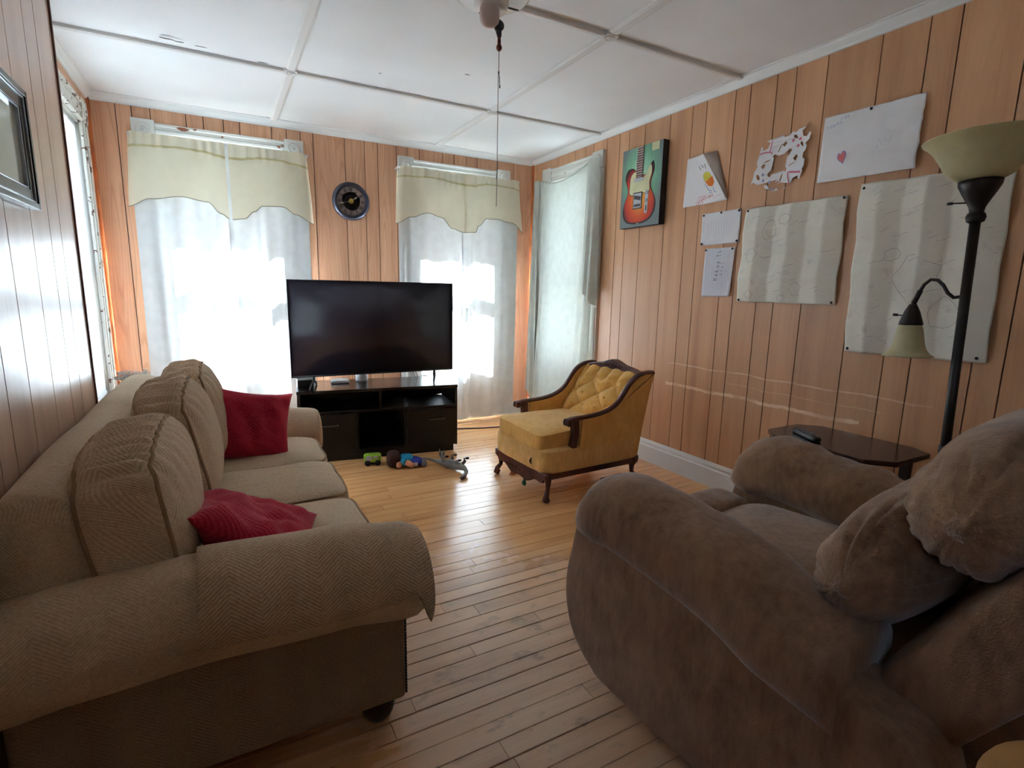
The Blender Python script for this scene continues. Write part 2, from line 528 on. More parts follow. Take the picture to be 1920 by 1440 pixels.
# toys
plain('toy_green', (156, 196, 52), .35); plain('toy_grey', (126, 122, 118), .5, var=.14); plain('toy_dark', (44, 40, 44), .5); plain('toy_tan', (196, 140, 96), .5)
plain('doll_hair', (66, 36, 32), .85, bump=.4); plain('doll_skin', (216, 152, 124), .8); plain('doll_shirt', (34, 160, 206), .85); plain('doll_pants', (58, 66, 160), .85); plain('doll_shoe', (128, 124, 134), .85)
plain('toy_orange', (196, 104, 44), .5); plain('toy_jade', (30, 128, 84), .35); plain('toy_brown', (86, 52, 40), .6)
plain('box_wood', (96, 60, 46), .6); plain('stool_wood', (196, 148, 92), .45, var=.1); plain('tan_wood', (150, 112, 84), .6); plain('navy_cloth', (22, 26, 58), .9)
plain('remote_key', (150, 150, 156), .4); plain('cable_black', (30, 28, 30), .5)
plain('plaster', (120, 96, 80), .95, .1)
plain('chip', (150, 92, 66), .8)
plain('chip_dark', (112, 96, 90), .8)
plain('sash_wood', (70, 54, 44), .6)
cloth('shade_cloth', (228, 230, 232), .42, 0)

# ------------------------------------------------------------------ the setting
XR, YB, XL, XLF, YLE, YR, H = 2.765, 4.65, -.49, -.69, 2.75, -1.7, 2.5
FB = lambda a, d, z: (a, YB + d, z)            # back wall
FR = lambda a, d, z: (XR + d, a, z)            # right wall
FL = lambda a, d, z: (XL - d, a, z)            # near left wall
FLF = lambda a, d, z: (XLF - d, a, z)          # recessed left wall
def fbox(mb, F, a0, a1, d0, d1, z0, z1):
    vs = [F(a, d, z) for z in (z0, z1) for a, d in ((a0, d0), (a1, d0), (a1, d1), (a0, d1))]
    return mb.add(vs, [(0, 3, 2, 1), (4, 5, 6, 7), (0, 1, 5, 4), (1, 2, 6, 5), (2, 3, 7, 6), (3, 0, 4, 7)])
def wall(name, F, a0, a1, grooves, ops, mat, extra=0.06, zt=H):
    """backing with the window holes left open; every sheet-panel strip is its own board in front of it"""
    mb = MB()
    edges = sorted({a0, a1} | {q for o in ops for q in o[:2]})
    for l, r_ in zip(edges, edges[1:]):
        o = next((o for o in ops if o[0] <= l + 1e-6 and o[1] >= r_ - 1e-6), None)
        if o:
            fbox(mb, F, l, r_, .008, .15, 0, o[2]); fbox(mb, F, l, r_, .008, .15, o[3], zt + extra)
        else: fbox(mb, F, l, r_, .008, .15, 0, zt + extra)
    w = struct(mb.build(name, 'groove', None, smooth=False))
    gs = [a0] + [g for g in sorted(grooves) if a0 + .02 < g < a1 - .02] + [a1]
    for l, r_ in zip(gs, gs[1:]):
        l2, r2 = l + .0027, r_ - .0027
        mb = MB()
        cuts = sorted({l2, r2} | {q for o in ops for q in o[:2] if l2 < q < r2})
        for a, b in zip(cuts, cuts[1:]):
            o = next((o for o in ops if o[0] <= a + 1e-6 and o[1] >= b - 1e-6), None)
            if o:
                fbox(mb, F, a, b, 0, .008, 0, o[2]); fbox(mb, F, a, b, 0, .008, o[3], zt)
            else: fbox(mb, F, a, b, 0, .008, 0, zt)
        mb.build('panel_strip', mat, w, smooth=False)
    return w
W1 = (-.335, .53, .50, 2.235); W2 = (1.53, 2.375, .50, 2.235); W3 = (3.65, 4.31, .50, 2.235); W4 = (3.25, 4.33, .50, 2.235)
GB = [-.536, -.446, -.34, -.128, -.02, .108, .214, .43, .535, .634, .729, .972, 1.132, 1.241, 1.401, 1.499, 1.605, 1.823, 1.933, 2.051, 2.16, 2.375, 2.544]
GR = [4.50, 4.394, 4.196, 3.954, 3.796, 3.69, 3.52, 3.365, 3.255, 3.087, 2.842, 2.648, 2.534, 2.320, 2.217, 2.051, 1.939, 1.772, 1.521, 1.330, 1.216, .99, .887, .72, .60, .40, .19, 0, -.2, -.5, -.8, -1.1, -1.4]
GL = [2.725, 2.520, 2.373, 2.168, 1.938, 1.76, 1.65, 1.45, 1.3, 1.1, .9, .7, .5, .2, -.1, -.4, -.8, -1.2]
wall('wall_back', FB, XLF - .15, XR + .15, GB, [W1, W2], 'panel_back')
wall('wall_right', FR, YR, YB, GR, [W3], 'panel_right')
W_FILL = (-1.25, -.75, 1.0, 2.05)  # added window behind the camera, out of view, letting in fill light
wall('wall_left', FL, YR, YLE, GL, [W_FILL], 'panel_left')
wall('wall_left_recess', FLF, YLE, YB, [2.9, 3.0, 4.4, 4.52], [W4], 'panel_back')
mb = MB(); mb.box(XLF - .15, XL - .008, YLE - .12, YLE, 0, H); struct(mb.build('wall_partition', 'edge_wood', None, smooth=False))
FF = lambda a, d, z: (a, YR - d, z)             # wall behind the camera
wall('wall_front', FF, XL - .15, XR + .15, [0, .5, 1, 1.5, 2, 2.5], [], 'plaster')
mb = MB(); mb.box(XL - .012, XL + .006, YLE - .004, YLE + .012, 0, H); struct(mb.build('trim_1', 'edge_wood', None, bevel=.003))
mb = MB(); mb.lathe([(.014, 0), (.014, H - .04)], 10, (XR - .006, YB - .006, 0)); struct(mb.build('trim_2', 'corner_wood', None))
mb = MB(); mb.lathe([(.014, 0), (.014, H - .04)], 10, (XLF + .006, YB - .006, 0)); struct(mb.build('trim_3', 'corner_wood', None))

# floor
mb = MB(); mb.box(XLF - .2, XR + .2, YR - .2, YB + .2, -.06, -.018)
floor = struct(mb.build('floor', 'subfloor', None, smooth=False))
ys = [1.2015, 1.2654, 1.3379, 1.3990, 1.4791, 1.5417, 1.6057, 1.6822, 1.7571, 1.825, 1.8931, 1.972, 2.036, 2.103, 2.19]
while ys[0] > YR: ys.insert(0, ys[0] - rnd.uniform(.066, .074))
while ys[-1] < YB: ys.append(ys[-1] + rnd.uniform(.066, .074))
for i, (y0, y1) in enumerate(zip(ys, ys[1:])):
    g = rnd.choice((.0006, .0009, .0009, .0022))
    if y0 < 2.4: g = rnd.choice((.0009, .0014, .0026))
    xs = [XLF - .1]
    while xs[-1] < XR:
        xs.append(xs[-1] + rnd.uniform(.9, 1.9))
    xs[-1] = XR + .1
    if len(xs) > 2 and xs[-1] - xs[-2] < .3: xs.pop(-2)
    for x0, x1 in zip(xs, xs[1:]):
        dz = rnd.uniform(-.0012, 0)
        b = .0005
        mb = MB()
        X0, X1, Y0, Y1 = x0 + .0007, x1 - .0007, y0 + g, y1 - g
        vs = [(X0, Y0, -.018), (X1, Y0, -.018), (X1, Y1, -.018), (X0, Y1, -.018), (X0, Y0, dz - b), (X1, Y0, dz - b), (X1, Y1, dz - b), (X0, Y1, dz - b),
              (X0 + b, Y0 + b, dz), (X1 - b, Y0 + b, dz), (X1 - b, Y1 - b, dz), (X0 + b, Y1 - b, dz)]
        fs = [(0, 3, 2, 1), (0, 1, 5, 4), (1, 2, 6, 5), (2, 3, 7, 6), (3, 0, 4, 7), (4, 5, 9, 8), (5, 6, 10, 9), (6, 7, 11, 10), (7, 4, 8, 11), (8, 9, 10, 11)]
        mb.add(vs, fs); mb.build('floor_board', 'floor_wood', floor, smooth=False)

# ceiling boards, battens with rosettes, crown
mb = MB(); mb.box(XLF - .2, XR + .2, YR - .2, YB + .15, H + .014, H + .1)
ceil = struct(mb.build('ceiling', 'ceiling_paint', None, smooth=False))
BX = [XLF - .1, .452, 1.766, XR + .1]; BY = [YR - .1, -.40, .93, 2.27, 3.575, YB + .1]
def sag(x, y): return .012 * math.exp(-((x - 2.1) ** 2 + (y - 4.25) ** 2) / .25)
for x0, x1 in zip(BX, BX[1:]):
    for y0, y1 in zip(BY, BY[1:]):
        mb = MB()
        nx, ny = 6, 6
        mb.grid(nx, ny, lambda u, v: (x0 + .002 + (x1 - x0 - .004) * u, y0 + .002 + (y1 - y0 - .004) * v,
                H - .010 * sin(PI * u) * sin(PI * v) - .006 * noise.noise((x0 + u * 2, y0 + v * 2, 3))))
        mb.grid(1, 1, lambda u, v: (x0 + .002 + (x1 - x0 - .004) * u, y0 + .002 + (y1 - y0 - .004) * v, H + .014))
        mb.build('ceiling_panel', 'ceiling_paint', ceil)
for x in BX[1:-1]:
    for y0, y1 in zip(BY, BY[1:]):
        mb = MB(); mb.prism([(-.030, .012), (-.030, -.006), (-.016, -.013), (.016, -.013), (.030, -.006), (.030, .012)], lambda a, b, d: (x + a, d, H + b), y0 + .034, y1 - .034)
        mb.build('batten', 'batten_paint', ceil, smooth=False)
for y in BY[1:-1]:
    for x0, x1 in zip(BX, BX[1:]):
        tl_ = .03 if y > 3 else 0
        mb = MB(); mb.prism([(-.017, .012), (-.017, -.016), (-.008, -.020), (.008, -.020), (.017, -.016), (.017, .012)],
                            lambda a, b, d: (d, y + a, H + b), x0 + .034, x1 - .034)
        mb.build('batten', 'batten_paint', ceil, smooth=False)
    for x in BX[1:-1]:
        mb = MB(); mb.box(x - .036, x + .036, y - .036, y + .036, H - .016, H + .01); r_ = mb.build('corner_rosette', 'batten_paint', ceil, bevel=.003)
        mb = MB(); mb.lathe([(.026, 0), (.026, -.004), (.021, -.004), (.019, -.001), (.012, -.001), (.010, -.005), (.0, -.006)], 20, (x, y, H - .016)); mb.build('ring', 'batten_paint', r_)
def crown(name, F, a0, a1):
    mb = MB()
    mb.prism([(0, H - .052), (-.010, H - .050), (-.014, H - .040), (-.030, H - .020), (-.034, H - .010), (-.046, H - .006), (-.046, H), (0, H)], lambda p, q, d: F(d, p, q), a0, a1)
    return struct(mb.build(name, 'trim_paint', None, smooth=False))
crown('trim_4', FB, XLF, XR); crown('trim_5', FR, YR, YB); crown('trim_6', FLF, YLE, YB); crown('trim_7', FL, YR, YLE)
def baseboard(name, F, a0, a1, h):
    mb = MB()
    mb.prism([(0, 0), (-.020, 0), (-.020, h - .045), (-.014, h - .038), (-.014, h - .020), (-.006, h), (0, h)], lambda p, q, d: F(d, p, q), a0, a1)
    return struct(mb.build(name, 'trim_paint', None, smooth=False))
baseboard('baseboard_right', FR, YR, YB, .165); baseboard('baseboard_back', FB, XLF, XR, .125)
baseboard('baseboard_left', FL, YR, YLE, .14); baseboard('baseboard_recess', FLF, YLE, YB, .125)

# windows
def window(name, F, o, peel='casing_paint', sash='sash_wood'):
    a0, a1, z0, z1 = o
    cx = ((a0 + a1) / 2)
    w = frame_empty(name, F(cx, 0, z0))
    CW = .125
    def part(nm, mat, boxes, bevel=.003, par=w):
        mb = MB()
        for b in boxes: fbox(mb, F, *b)
        return mb.build(nm, mat, par, bevel=bevel)
    for s, (l, r_) in enumerate(((a0 - CW + .01, a0 + .01), (a1 - .01, a1 + CW - .01))):
        j = part('side_casing', peel, [(l, r_, -.018, .002, z0 - .03, z1 + .0)])
        m = (l + r_) / 2
        for dd in (-.036, .036):
            part('moulding', peel, [(m + dd - .012, m + dd + .012, -.026, -.016, z0 - .03, z1)], .004, j)
        b = part('corner_block', peel, [(l - .006, r_ + .006, -.030, .002, z1, z1 + .135)])
        mb = MB()
        ring = []
        for r0, h in ((.046, 0), (.046, -.005), (.038, -.006), (.034, -.002), (.022, -.002), (.018, -.008), (.006, -.010), (.004, -.004), (0, -.004)):
            ring.append([F(m + r0 * cos(2 * PI * k / 20), -.030 + h, z1 + .0675 + r0 * sin(2 * PI * k / 20)) for k in range(20)])
        mb.loft(ring); mb.build('bullseye', peel, b)
    h = part('head_casing', peel, [(a0 + .016, a1 - .016, -.016, .002, z1, z1 + .118)])
    part('head_bead', peel, [(a0 + .016, a1 - .016, -.030, -.014, z1 + .098, z1 + .118)], .004, h)
    part('head_bead', peel, [(a0 + .016, a1 - .016, -.024, -.014, z1 + .05, z1 + .075)], .004, h)
    part('head_bead', peel, [(a0 + .016, a1 - .016, -.026, -.014, z1, z1 + .014)], .004, h)
    part('sill', sash, [(a0 - .10, a1 + .10, -.030, .03, z0 - .03, z0)])
    part('apron', peel, [(a0 - .11, a1 + .11, -.018, .002, z0 - .13, z0 - .03)])
    for l, r_ in ((a0, a0 + .014), (a1 - .014, a1)): part('jamb', sash, [(l, r_, .0, .15, z0, z1)], 0)
    part('jamb_head', sash, [(a0, a1, .0, .15, z1 - .014, z1)], 0)
    part('outer_sill', sash, [(a0, a1, .03, .17, z0 - .03, z0 + .008)], 0)
    zm = 1.285
    for nm, d0, l0, h0, br in (('lower_sash', .045, z0 + .008, zm + .028, .085), ('upper_sash', .082, zm - .028, z1 - .014, .055)):
        A0, A1 = a0 + .014, a1 - .014; st = .048
        s = part(nm, sash, [(A0, A0 + st, d0, d0 + .034, l0, h0), (A1 - st, A1, d0, d0 + .034, l0, h0),
                 (A0 + st, A1 - st, d0, d0 + .034, l0, l0 + (br if nm[0] == 'l' else .045)), (A0 + st, A1 - st, d0, d0 + .034, h0 - (.045 if nm[0] == 'l' else .055), h0)], 0)
        pm_ = MB(); pm_.add([F(A0 + st - .004, d0 + .016, l0 + .04), F(A1 - st + .004, d0 + .016, l0 + .04), F(A1 - st + .004, d0 + .016, h0 - .04), F(A0 + st - .004, d0 + .016, h0 - .04)], [(0, 1, 2, 3)]); pm_.build('pane', 'glass', s, smooth=False)
    return w
window('window_1', FB, W1); window('window_2', FB, W2); window('window_3', FR, W3); window('window_4', FLF, W4, 'casing_peeling', 'casing_paint'); window('added_fill_window', FL, W_FILL)

# flakes of paint missing from the head casing and the ceiling
def chip(par, F, a, z, w, h, d, mat, seed):
    r2 = random.Random(seed); n_ = 11
    poly = [(a + w * cos(2 * PI * k / n_) * r2.uniform(.6, 1.1), z + h * sin(2 * PI * k / n_) * r2.uniform(.6, 1.1)) for k in range(n_)]
    mb = MB(); mb.prism(poly, lambda p, q, e: F(p, e, q), d, d - .0012); return mb.build('paint_chip', mat, par, smooth=False)
for k, (a, z, w, h) in enumerate(((-.150, 2.335, .042, .013), (-.075, 2.342, .016, .006), (.095, 2.320, .010, .007), (.475, 2.305, .014, .010), (.500, 2.318, .016, .006))):
    chip(bpy.data.objects['window_1'], FB, a, z, w, h, -.0262 if z < 2.33 else -.0312, 'chip', k)
FC = lambda a, d, z: (a, z, H + d)
for k, (x, y, w, h) in enumerate(((-.155, 3.44, .035, .008), (-.10, 3.45, .03, .006), (.00, 3.455, .028, .005), (.905, 3.30, .010, .004), (.30, 3.50, .03, .004), (1.35, 3.05, .02, .004))):
    chip(ceil, FC, x, y, w, h, -.014, 'chip_dark', 20 + k)

# white roller shade added inside the recess window to soften and cut its light
RS = thing('added_roller_shade', 'white roller shade added to soften light in the peeling window of the left recess', 'window shade', (XLF - .02, 3.79, .52))
mb = MB(); mb.tube([(XLF - .028, 3.28, 2.20), (XLF - .028, 4.30, 2.20)], .016, 12); mb.build('roller', 'white_plastic', RS)
mb = MB(); mb.grid(4, 8, lambda u, v: (XLF - .016 - .002 * sin(v * 6), 3.285 + 1.01 * u, 2.20 - 1.66 * v)); mb.build('cloth', 'shade_cloth', RS)
mb = MB(); mb.box(XLF - .022, XLF - .010, 3.285, 4.295, .53, .55); mb.build('hem_bar', 'white_plastic', RS, smooth=False)

# outside: eave board with a gutter beyond a narrow gap, ground
mb = MB(); mb.box(-3.5, 6.5, YB + .15, YB + .64, 2.60, 2.66); struct(mb.build('trim_8', 'siding', None, smooth=False))
mb = MB(); mb.box(-3.5, 6.5, YB + .685, YB + .835, 2.58, 2.66); struct(mb.build('trim_9', 'siding', None, smooth=False))
mb = MB(); mb.box(-40, 40, -40, 50, -.75, -.6); g = mb.build('ground', 'lawn', None, smooth=False); struct(g)

# ------------------------------------------------------------------ curtains
def smooth_interp(xs, ys, x):
    if x <= xs[0]: return ys[0]
    for a, b, p, q in zip(xs, xs[1:], ys, ys[1:]):
        if x <= b:
            k = (x - a) / (b - a); k = (1 - cos(PI * k)) / 2
            return p + (q - p) * k
    return ys[-1]
CY = 4.575
def sheer(x0, x1, kx, ky, zt, zb, label, lean=(0, 0), group='long white sheer curtains'):
    """kx, ky: fold positions and how far the cloth stands towards the glass (+) or the room (-)"""
    def fn(u, v):
        z = zt + (zb - zt) * v
        x = x0 + (x1 - x0) * u + (lean[0] * (1 - u) + lean[1] * u) * v * v
        xx = x0 + (x1 - x0) * u
        gather = .010 * sin(xx * 75 + 1.3 * sin(xx * 21)) * max(.12, 1 - v * 4)
        f = smooth_interp(kx, ky, xx) * max(.12, min(1, (v - .20) * 4))
        w = .006 * sin(xx * 41 + v * 2) + .006 * noise.noise((xx * 9, z * 1.5, 2))
        return (x, min(CY - gather - w * .8 + f * .62, 4.615), z)
    mb = MB(); mb.grid(96, 70, fn)
    return put(mb.build('sheer_curtain', 'sheer', None), label, 'curtain', group)
sheer(-.475, .100, [-.475, -.40, -.34, -.27, -.17, -.05, .065, .10], [.01, -.03, .02, .0, .035, -.045, .06, .02], 2.262, .06, 'left half of the white sheer curtain behind the sofa, on the wider window', (-.01, .02))
sheer(.090, .660, [.09, .125, .19, .30, .345, .43, .52, .60, .66], [-.03, .055, .05, -.035, -.12, -.06, -.02, .02, 0], 2.258, .05, 'right half of the sheer curtain on the wider window, half behind the television', (.03, .0))
sheer(1.385, 1.990, [1.385, 1.42, 1.47, 1.55, 1.62, 1.76, 1.87, 1.95, 1.99], [.0, -.05, .03, .0, .02, -.02, .045, .0, -.03], 2.262, .04, 'left half of the sheer curtain behind the right end of the television', (.0, -.02))
sheer(1.980, 2.560, [1.98, 2.02, 2.08, 2.12, 2.22, 2.30, 2.40, 2.48, 2.56], [-.04, -.10, -.05, .03, -.02, -.035, .0, .015, 0], 2.258, .025, 'right half of the sheer curtain reaching the floor beside the yellow armchair', (-.07, -.02))
def rod(x0, x1, label):
    r0 = thing('curtain_rod', label, 'curtain rod', ((x0 + x1) / 2, 4.55, 2.25))
    mb = MB(); mb.tube([(x0, 4.56, 2.254), (x1, 4.56, 2.254)], .006, 8); mb.build('rod', 'white_plastic', r0)
    for x in (x0, x1):
        mb = MB(); mb.tube([(x, 4.56, 2.254), (x, 4.60, 2.254), (x, 4.624, 2.254)], .006, 8); mb.build('bracket', 'white_plastic', r0)
rod(-.47, .67, 'thin white curtain rod under the chipped head casing of the wider window')
rod(1.38, 2.56, 'thin white curtain rod over the window beside the clock')

def valance(x0, x1, shape, zt, label, halves, hem=.17):
    """scalloped valance; halves: list of (u0, u1) cloth panels"""
    V = thing('valance', label, 'valance', ((x0 + x1) / 2, 4.53, 2.0), (0, 0, 0))
    xs = [a for a, b in shape]; zs = [b for a, b in shape]
    for hi, (h0, h1) in enumerate(halves):
        def fn(u, v, off=0.0):
            xx = h0 + (h1 - h0) * u
            zb = smooth_interp(xs, zs, xx)
            z = zt + (zb - zt) * v
            k = (xx - (x0 + x1) / 2) / ((x1 - x0) / 2)
            flare = 1 + .055 * v * abs(k) ** 3
            x = (x0 + x1) / 2 + (x1 - x0) / 2 * k * flare
            g = .009 * sin(xx * 90 + 2 * sin(xx * 17)) * max(0, 1 - v * 3.2)
            w = .012 * sin(xx * 15 + hi) * v + .010 * noise.noise((xx * 7, z * 5, 4))
            ret = .05 * max(0, (abs(k) - .93) / .07) ** 2 * (1 - v * .3)
            return (x, 4.535 - g - w + ret - .01 * v - off, z)
        mb = MB(); mb.grid(70, 26, fn); p_ = mb.build('panel', 'valance', V)
        mb = MB()
        mb.tube([Vector(fn(i / 70, 1.0)) for i in range(71)], .0030, 5); mb.build('rolled_hem', 'valance_edge', p_)
        mb = MB()
        n_ = 70
        sec = []
        for i in range(n_ + 1):
            u = i / n_; xx = h0 + (h1 - h0) * u
            vv = hem + .006 * sin(xx * 13)
            a = Vector(fn(u, vv, .003)); b = Vector(fn(u, vv + .035, .003)); sec.append([a, b])
        mb.loft(sec, False, False); mb.build('rod_pocket_seam', 'valance_hem', p_)
    return V
valance(-.475, .665, [(-.475, 1.775), (-.36, 1.83), (-.18, 1.862), (-.03, 1.84), (.05, 1.765), (.105, 1.732), (.12, 1.73), (.20, 1.742), (.27, 1.80), (.33, 1.845), (.46, 1.85), (.55, 1.80), (.665, 1.745)], 2.262,
        'cream scalloped valance split down the middle under the chipped head casing', [(-.475, .100), (.122, .665)])
valance(1.385, 2.565, [(1.385, 1.80), (1.50, 1.86), (1.64, 1.905), (1.76, 1.875), (1.86, 1.79), (1.98, 1.765), (2.09, 1.77), (2.12, 1.83), (2.20, 1.90), (2.32, 1.905), (2.45, 1.885), (2.565, 1.80)], 2.272,
        'cream scalloped valance beside the round clock', [(1.385, 2.01), (1.985, 2.565)])

# blanket pinned over the side window
B = thing('blanket_curtain', 'pale green knitted blanket hung over the window beside the armchair', 'curtain', (XR - .08, 3.98, .16))
def bl(u, v):
    y = 4.455 - .86 * u
    sag_ = .075 * sin(PI * min(1, u * 1.05)) ** 1.2
    zt = 2.268 - sag_ * (1 - v * .9) + .03 * u * (1 - v)
    zb = .17 + .10 * noise.noise((u * 3, 1, 1)) + .06 * u
    z = zt + (zb - zt) * v
    edge = max(0, (abs(u - .48) - .28) / .24)
    pl = .022 * sin(u * 55 + v * 2.2) * edge * min(1, v * 3)
    bulge = .03 + .035 * sin(PI * u) * (.4 + .6 * v)
    y -= .06 * (u - .5) * v + .02 * sin(v * 5)
    return (XR - .030 - bulge - pl, y, z)
mb = MB(); mb.grid(90, 60, bl); mb.build('main_panel', 'blanket_cloth', B)
def flap(y0, y1, ztop, zbot, tip, x0):
    def fn(u, v):
        y = y0 + (y1 - y0) * u + .07 * (u if y1 < y0 else u) * v * (-1 if y1 < y0 else 1) * .6
        zb = zbot + (tip - zbot) * u
        z = ztop + (zb - ztop) * v
        return (XR - .035 - x0 - .05 * sin(PI * min(1, u * .9 + .08)) * (.5 + .5 * v) - .012 * sin(u * 16 + v * 3) * v, y, z)
    return fn
mb = MB(); mb.grid(30, 50, flap(3.66, 3.515, 2.30, 1.30, 1.12, .035)); mb.build('folded_edge', 'blanket_cloth', B)
mb = MB(); mb.grid(30, 50, flap(4.41, 4.515, 2.27, .22, .30, .03)); mb.build('folded_edge', 'blanket_cloth', B)
mb = MB(); mb.tube([bl(i / 60, 0) for i in range(61)], .006, 6); mb.build('top_edge', 'blanket_cloth', B)
for y, z in ((4.44, 2.262), (3.62, 2.29)):
    mb = MB(); mb.lathe([(0, -.012), (.006, -.011), (.006, -.002), (.003, 0), (.003, .03)], 10, (XR - .062, y, z), 'x'); mb.build('pin', 'white_plastic', B)

# ------------------------------------------------------------------ sofa
SF = thing('sofa', 'long tan herringbone sofa with rolled arms along the left wall', 'sofa', (-.03, 2.2, 0))
mb = MB(); mb.box(-.44, .365, 1.32, 3.08, .10, .33); mb.build('base', 'sofa_plain', SF, bevel=.03, seg=3)
mb = MB(); mb.box(.33, .385, 1.43, 2.98, .11, .335); mb.build('front_rail', 'sofa_plain', SF, bevel=.02, seg=3)
# back frame with rounded top
secs = []
for i in range(25):
    y = 1.37 + (3.20 - 1.37) * i / 24
    e = min(i, 24 - i) / 3.0; k = min(1, .78 + .22 * math.sqrt(min(1, e)))
    dz = -.012 * (i / 24) + .008 * noise.noise((0, y * 3, 0))
    pr = [(-.462, .10), (-.468, .45), (-.466, .70)] + [(-.372 + .094 * cos(a), .735 + dz + .098 * k * sin(a)) for a in [PI - PI * q / 10 for q in range(11)]] + [(-.270, .68), (-.245, .50), (-.235, .10)]
    secs.append([(x, y, z) for x, z in pr])
mb = MB(); mb.loft(secs, True, True, True); bk = mb.build('back_frame', 'sofa_weave', SF)
mb = MB()
for k in range(170):
    a = Vector((-.40 + rnd.uniform(-.07, .06), 3.18 + rnd.uniform(-.05, .03), .80 + rnd.uniform(-.03, .012)))
    d_ = Vector((rnd.uniform(-1, 1), rnd.uniform(-.5, 1), rnd.uniform(-.2, 1))).normalized()
    mb.tube([a, a + d_ * .018, a + d_ * .03 + Vector((rnd.uniform(-.01, .01), 0, rnd.uniform(-.012, .004)))], [.0035, .0025, .0008], 4)
tf = mb.build('torn_stuffing', 'stuffing', bk); tf['kind'] = 'stuff'; tf['label'] = 'white fluff spilling from a torn corner'

def arm(yc, sg, name):
    """rolled arm; sg = -1 when the outside faces -y"""
    pn = MB(); a, b = sorted((yc + sg * .035, yc - sg * .11)); pn.box(-.45, .392, a, b, .095, .46)
    P_ = pn.build(name, 'sofa_plain', SF, bevel=.012, seg=2)
    secs = []
    xs = [-.47, -.455, -.42, -.34, -.25, -.15, -.05, .05, .15, .25, .33, .39, .415, .43, .436]
    for i, x in enumerate(xs):
        k = 1.0
        if i >= len(xs) - 3: k = (.97, .90, .78)[i - (len(xs) - 3)]
        if i == 0: k = .8
        zc = smooth_interp([-.47, -.3, -.1, .2, .436], [.478, .492, .504, .494, .468], x)
        ring = []
        for q in range(28):
            an = 2 * PI * q / 28
            ry, rz = .122 * k, .127 * k
            ring.append((x, yc + sg * (ry * cos(an)), zc + rz * sin(an) + .005 * noise.noise((x * 6, q * .35, yc))))
        secs.append(ring)
    mb = MB(); mb.loft(secs, True, True, True); mb.build('arm_roll', 'sofa_weave', P_)
    # nail heads down the front corner
    mb = MB()
    for q in range(26):
        z = .115 + q * .0098
        mb.lathe([(0, .004), (.003, .0035), (.0046, .001), (.0046, -.002)], 8, (.392, yc + sg * .034, z), 'x')
    nl = mb.build('nailhead_trim', 'dark_foot', P_); nl['kind'] = 'stuff'
    return P_
near_arm = arm(1.335, -1, 'near_arm'); far_arm = arm(2.985, 1, 'far_arm')
near_arm.name = 'arm'; far_arm.name = 'arm'
# throw over the near arm
secs = []
for i in range(31):
    u = i / 30; x = -.088 + .532 * u
    zc = smooth_interp([-.47, -.3, -.1, .2, .436, .5], [.478, .492, .504, .494, .468, .462], x)
    a1 = smooth_interp([0, .35, .6, .78, .90, .97, 1], [-14, -16, -18, -8, 6, -26, -40], u)
    fl = smooth_interp([0, .7, .88, 1], [0, 0, .010, .004], u)
    sec = []
    for q in range(29):
        an = rad(195 + (a1 - 195) * q / 28)
        k = q / 28
        rr = .009 + fl * max(0, k - .55) / .45 + .004 * sin(u * 30 + k * 6) * max(0, k - .5)
        drop = smooth_interp([0, .93, 1], [0, 0, .018], u)
        sec.append((x, 1.335 - (.122 + rr) * cos(an), zc + (.127 + rr) * sin(an) - drop))
    secs.append(sec)
mb = MB(); mb.loft(secs, False, False, True)
th = mb.build('arm_cover', 'sofa_cover', near_arm, solid=.006)
# feet
for x, y in ((.33, 1.385), (.33, 2.95), (-.40, 1.385), (-.40, 2.95)):
    mb = MB(); mb.lathe([(.0, 0), (.034, 0), (.046, .02), (.050, .05), (.044, .08), (.030, .10), (0, .10)], 18, (x, y, 0)); mb.build('foot', 'dark_foot', SF)
# seat cushions
def seat_c(y0, y1, wr, dz):
    yc = (y0 + y1) / 2; h = (.345, (y1 - y0) / 2 - .002, .082)
    def fn(p, v):
        v = v.copy()
        if p.z > .3:
            v.z += .018 * (1 - p.x ** 2) * (1 - p.y ** 2)
            m = max(0, 1 - ((p.y - .05) / .75) ** 2) * max(0, min(1, p.x + .9))
            v.z += wr * sin(v.y * 150 + 3 * noise.noise((v.x * 4, v.y * 6, 2)) + v.x * 6) * m
            v.z += .006 * noise.noise((v.x * 7, v.y * 7 + yc, 1))
        return v
    mb = MB(); mb.rbox((.047, yc, .405 + dz), h, 30, 9, fn); c = mb.build('seat_cushion', 'sofa_weave', SF)
    for zz in (.86, -.86):
        mb = MB(); loop = []
        for q in range(80):
            a = 2 * PI * q / 80; cx, cy = cos(a), sin(a); m = max(abs(cx), abs(cy)); p = Vector((cx / m, cy / m, zz))
            mm = (abs(p.x) ** 9 + abs(p.y) ** 9 + abs(p.z) ** 9) ** (1 / 9)
            loop.append(Vector((.047, yc, .405 + dz)) + fn(p, Vector((p.x / mm * (h[0] + .002), p.y / mm * (h[1] + .001), p.z / mm * h[2]))))
        mb.tube(loop + [loop[0]], .0042, 6, False); mb.build('piping', 'sofa_piping', c)
seat_c(1.452, 1.945, .0006, 0); seat_c(1.95, 2.405, .0042, .004); seat_c(2.41, 2.862, .0012, 0)
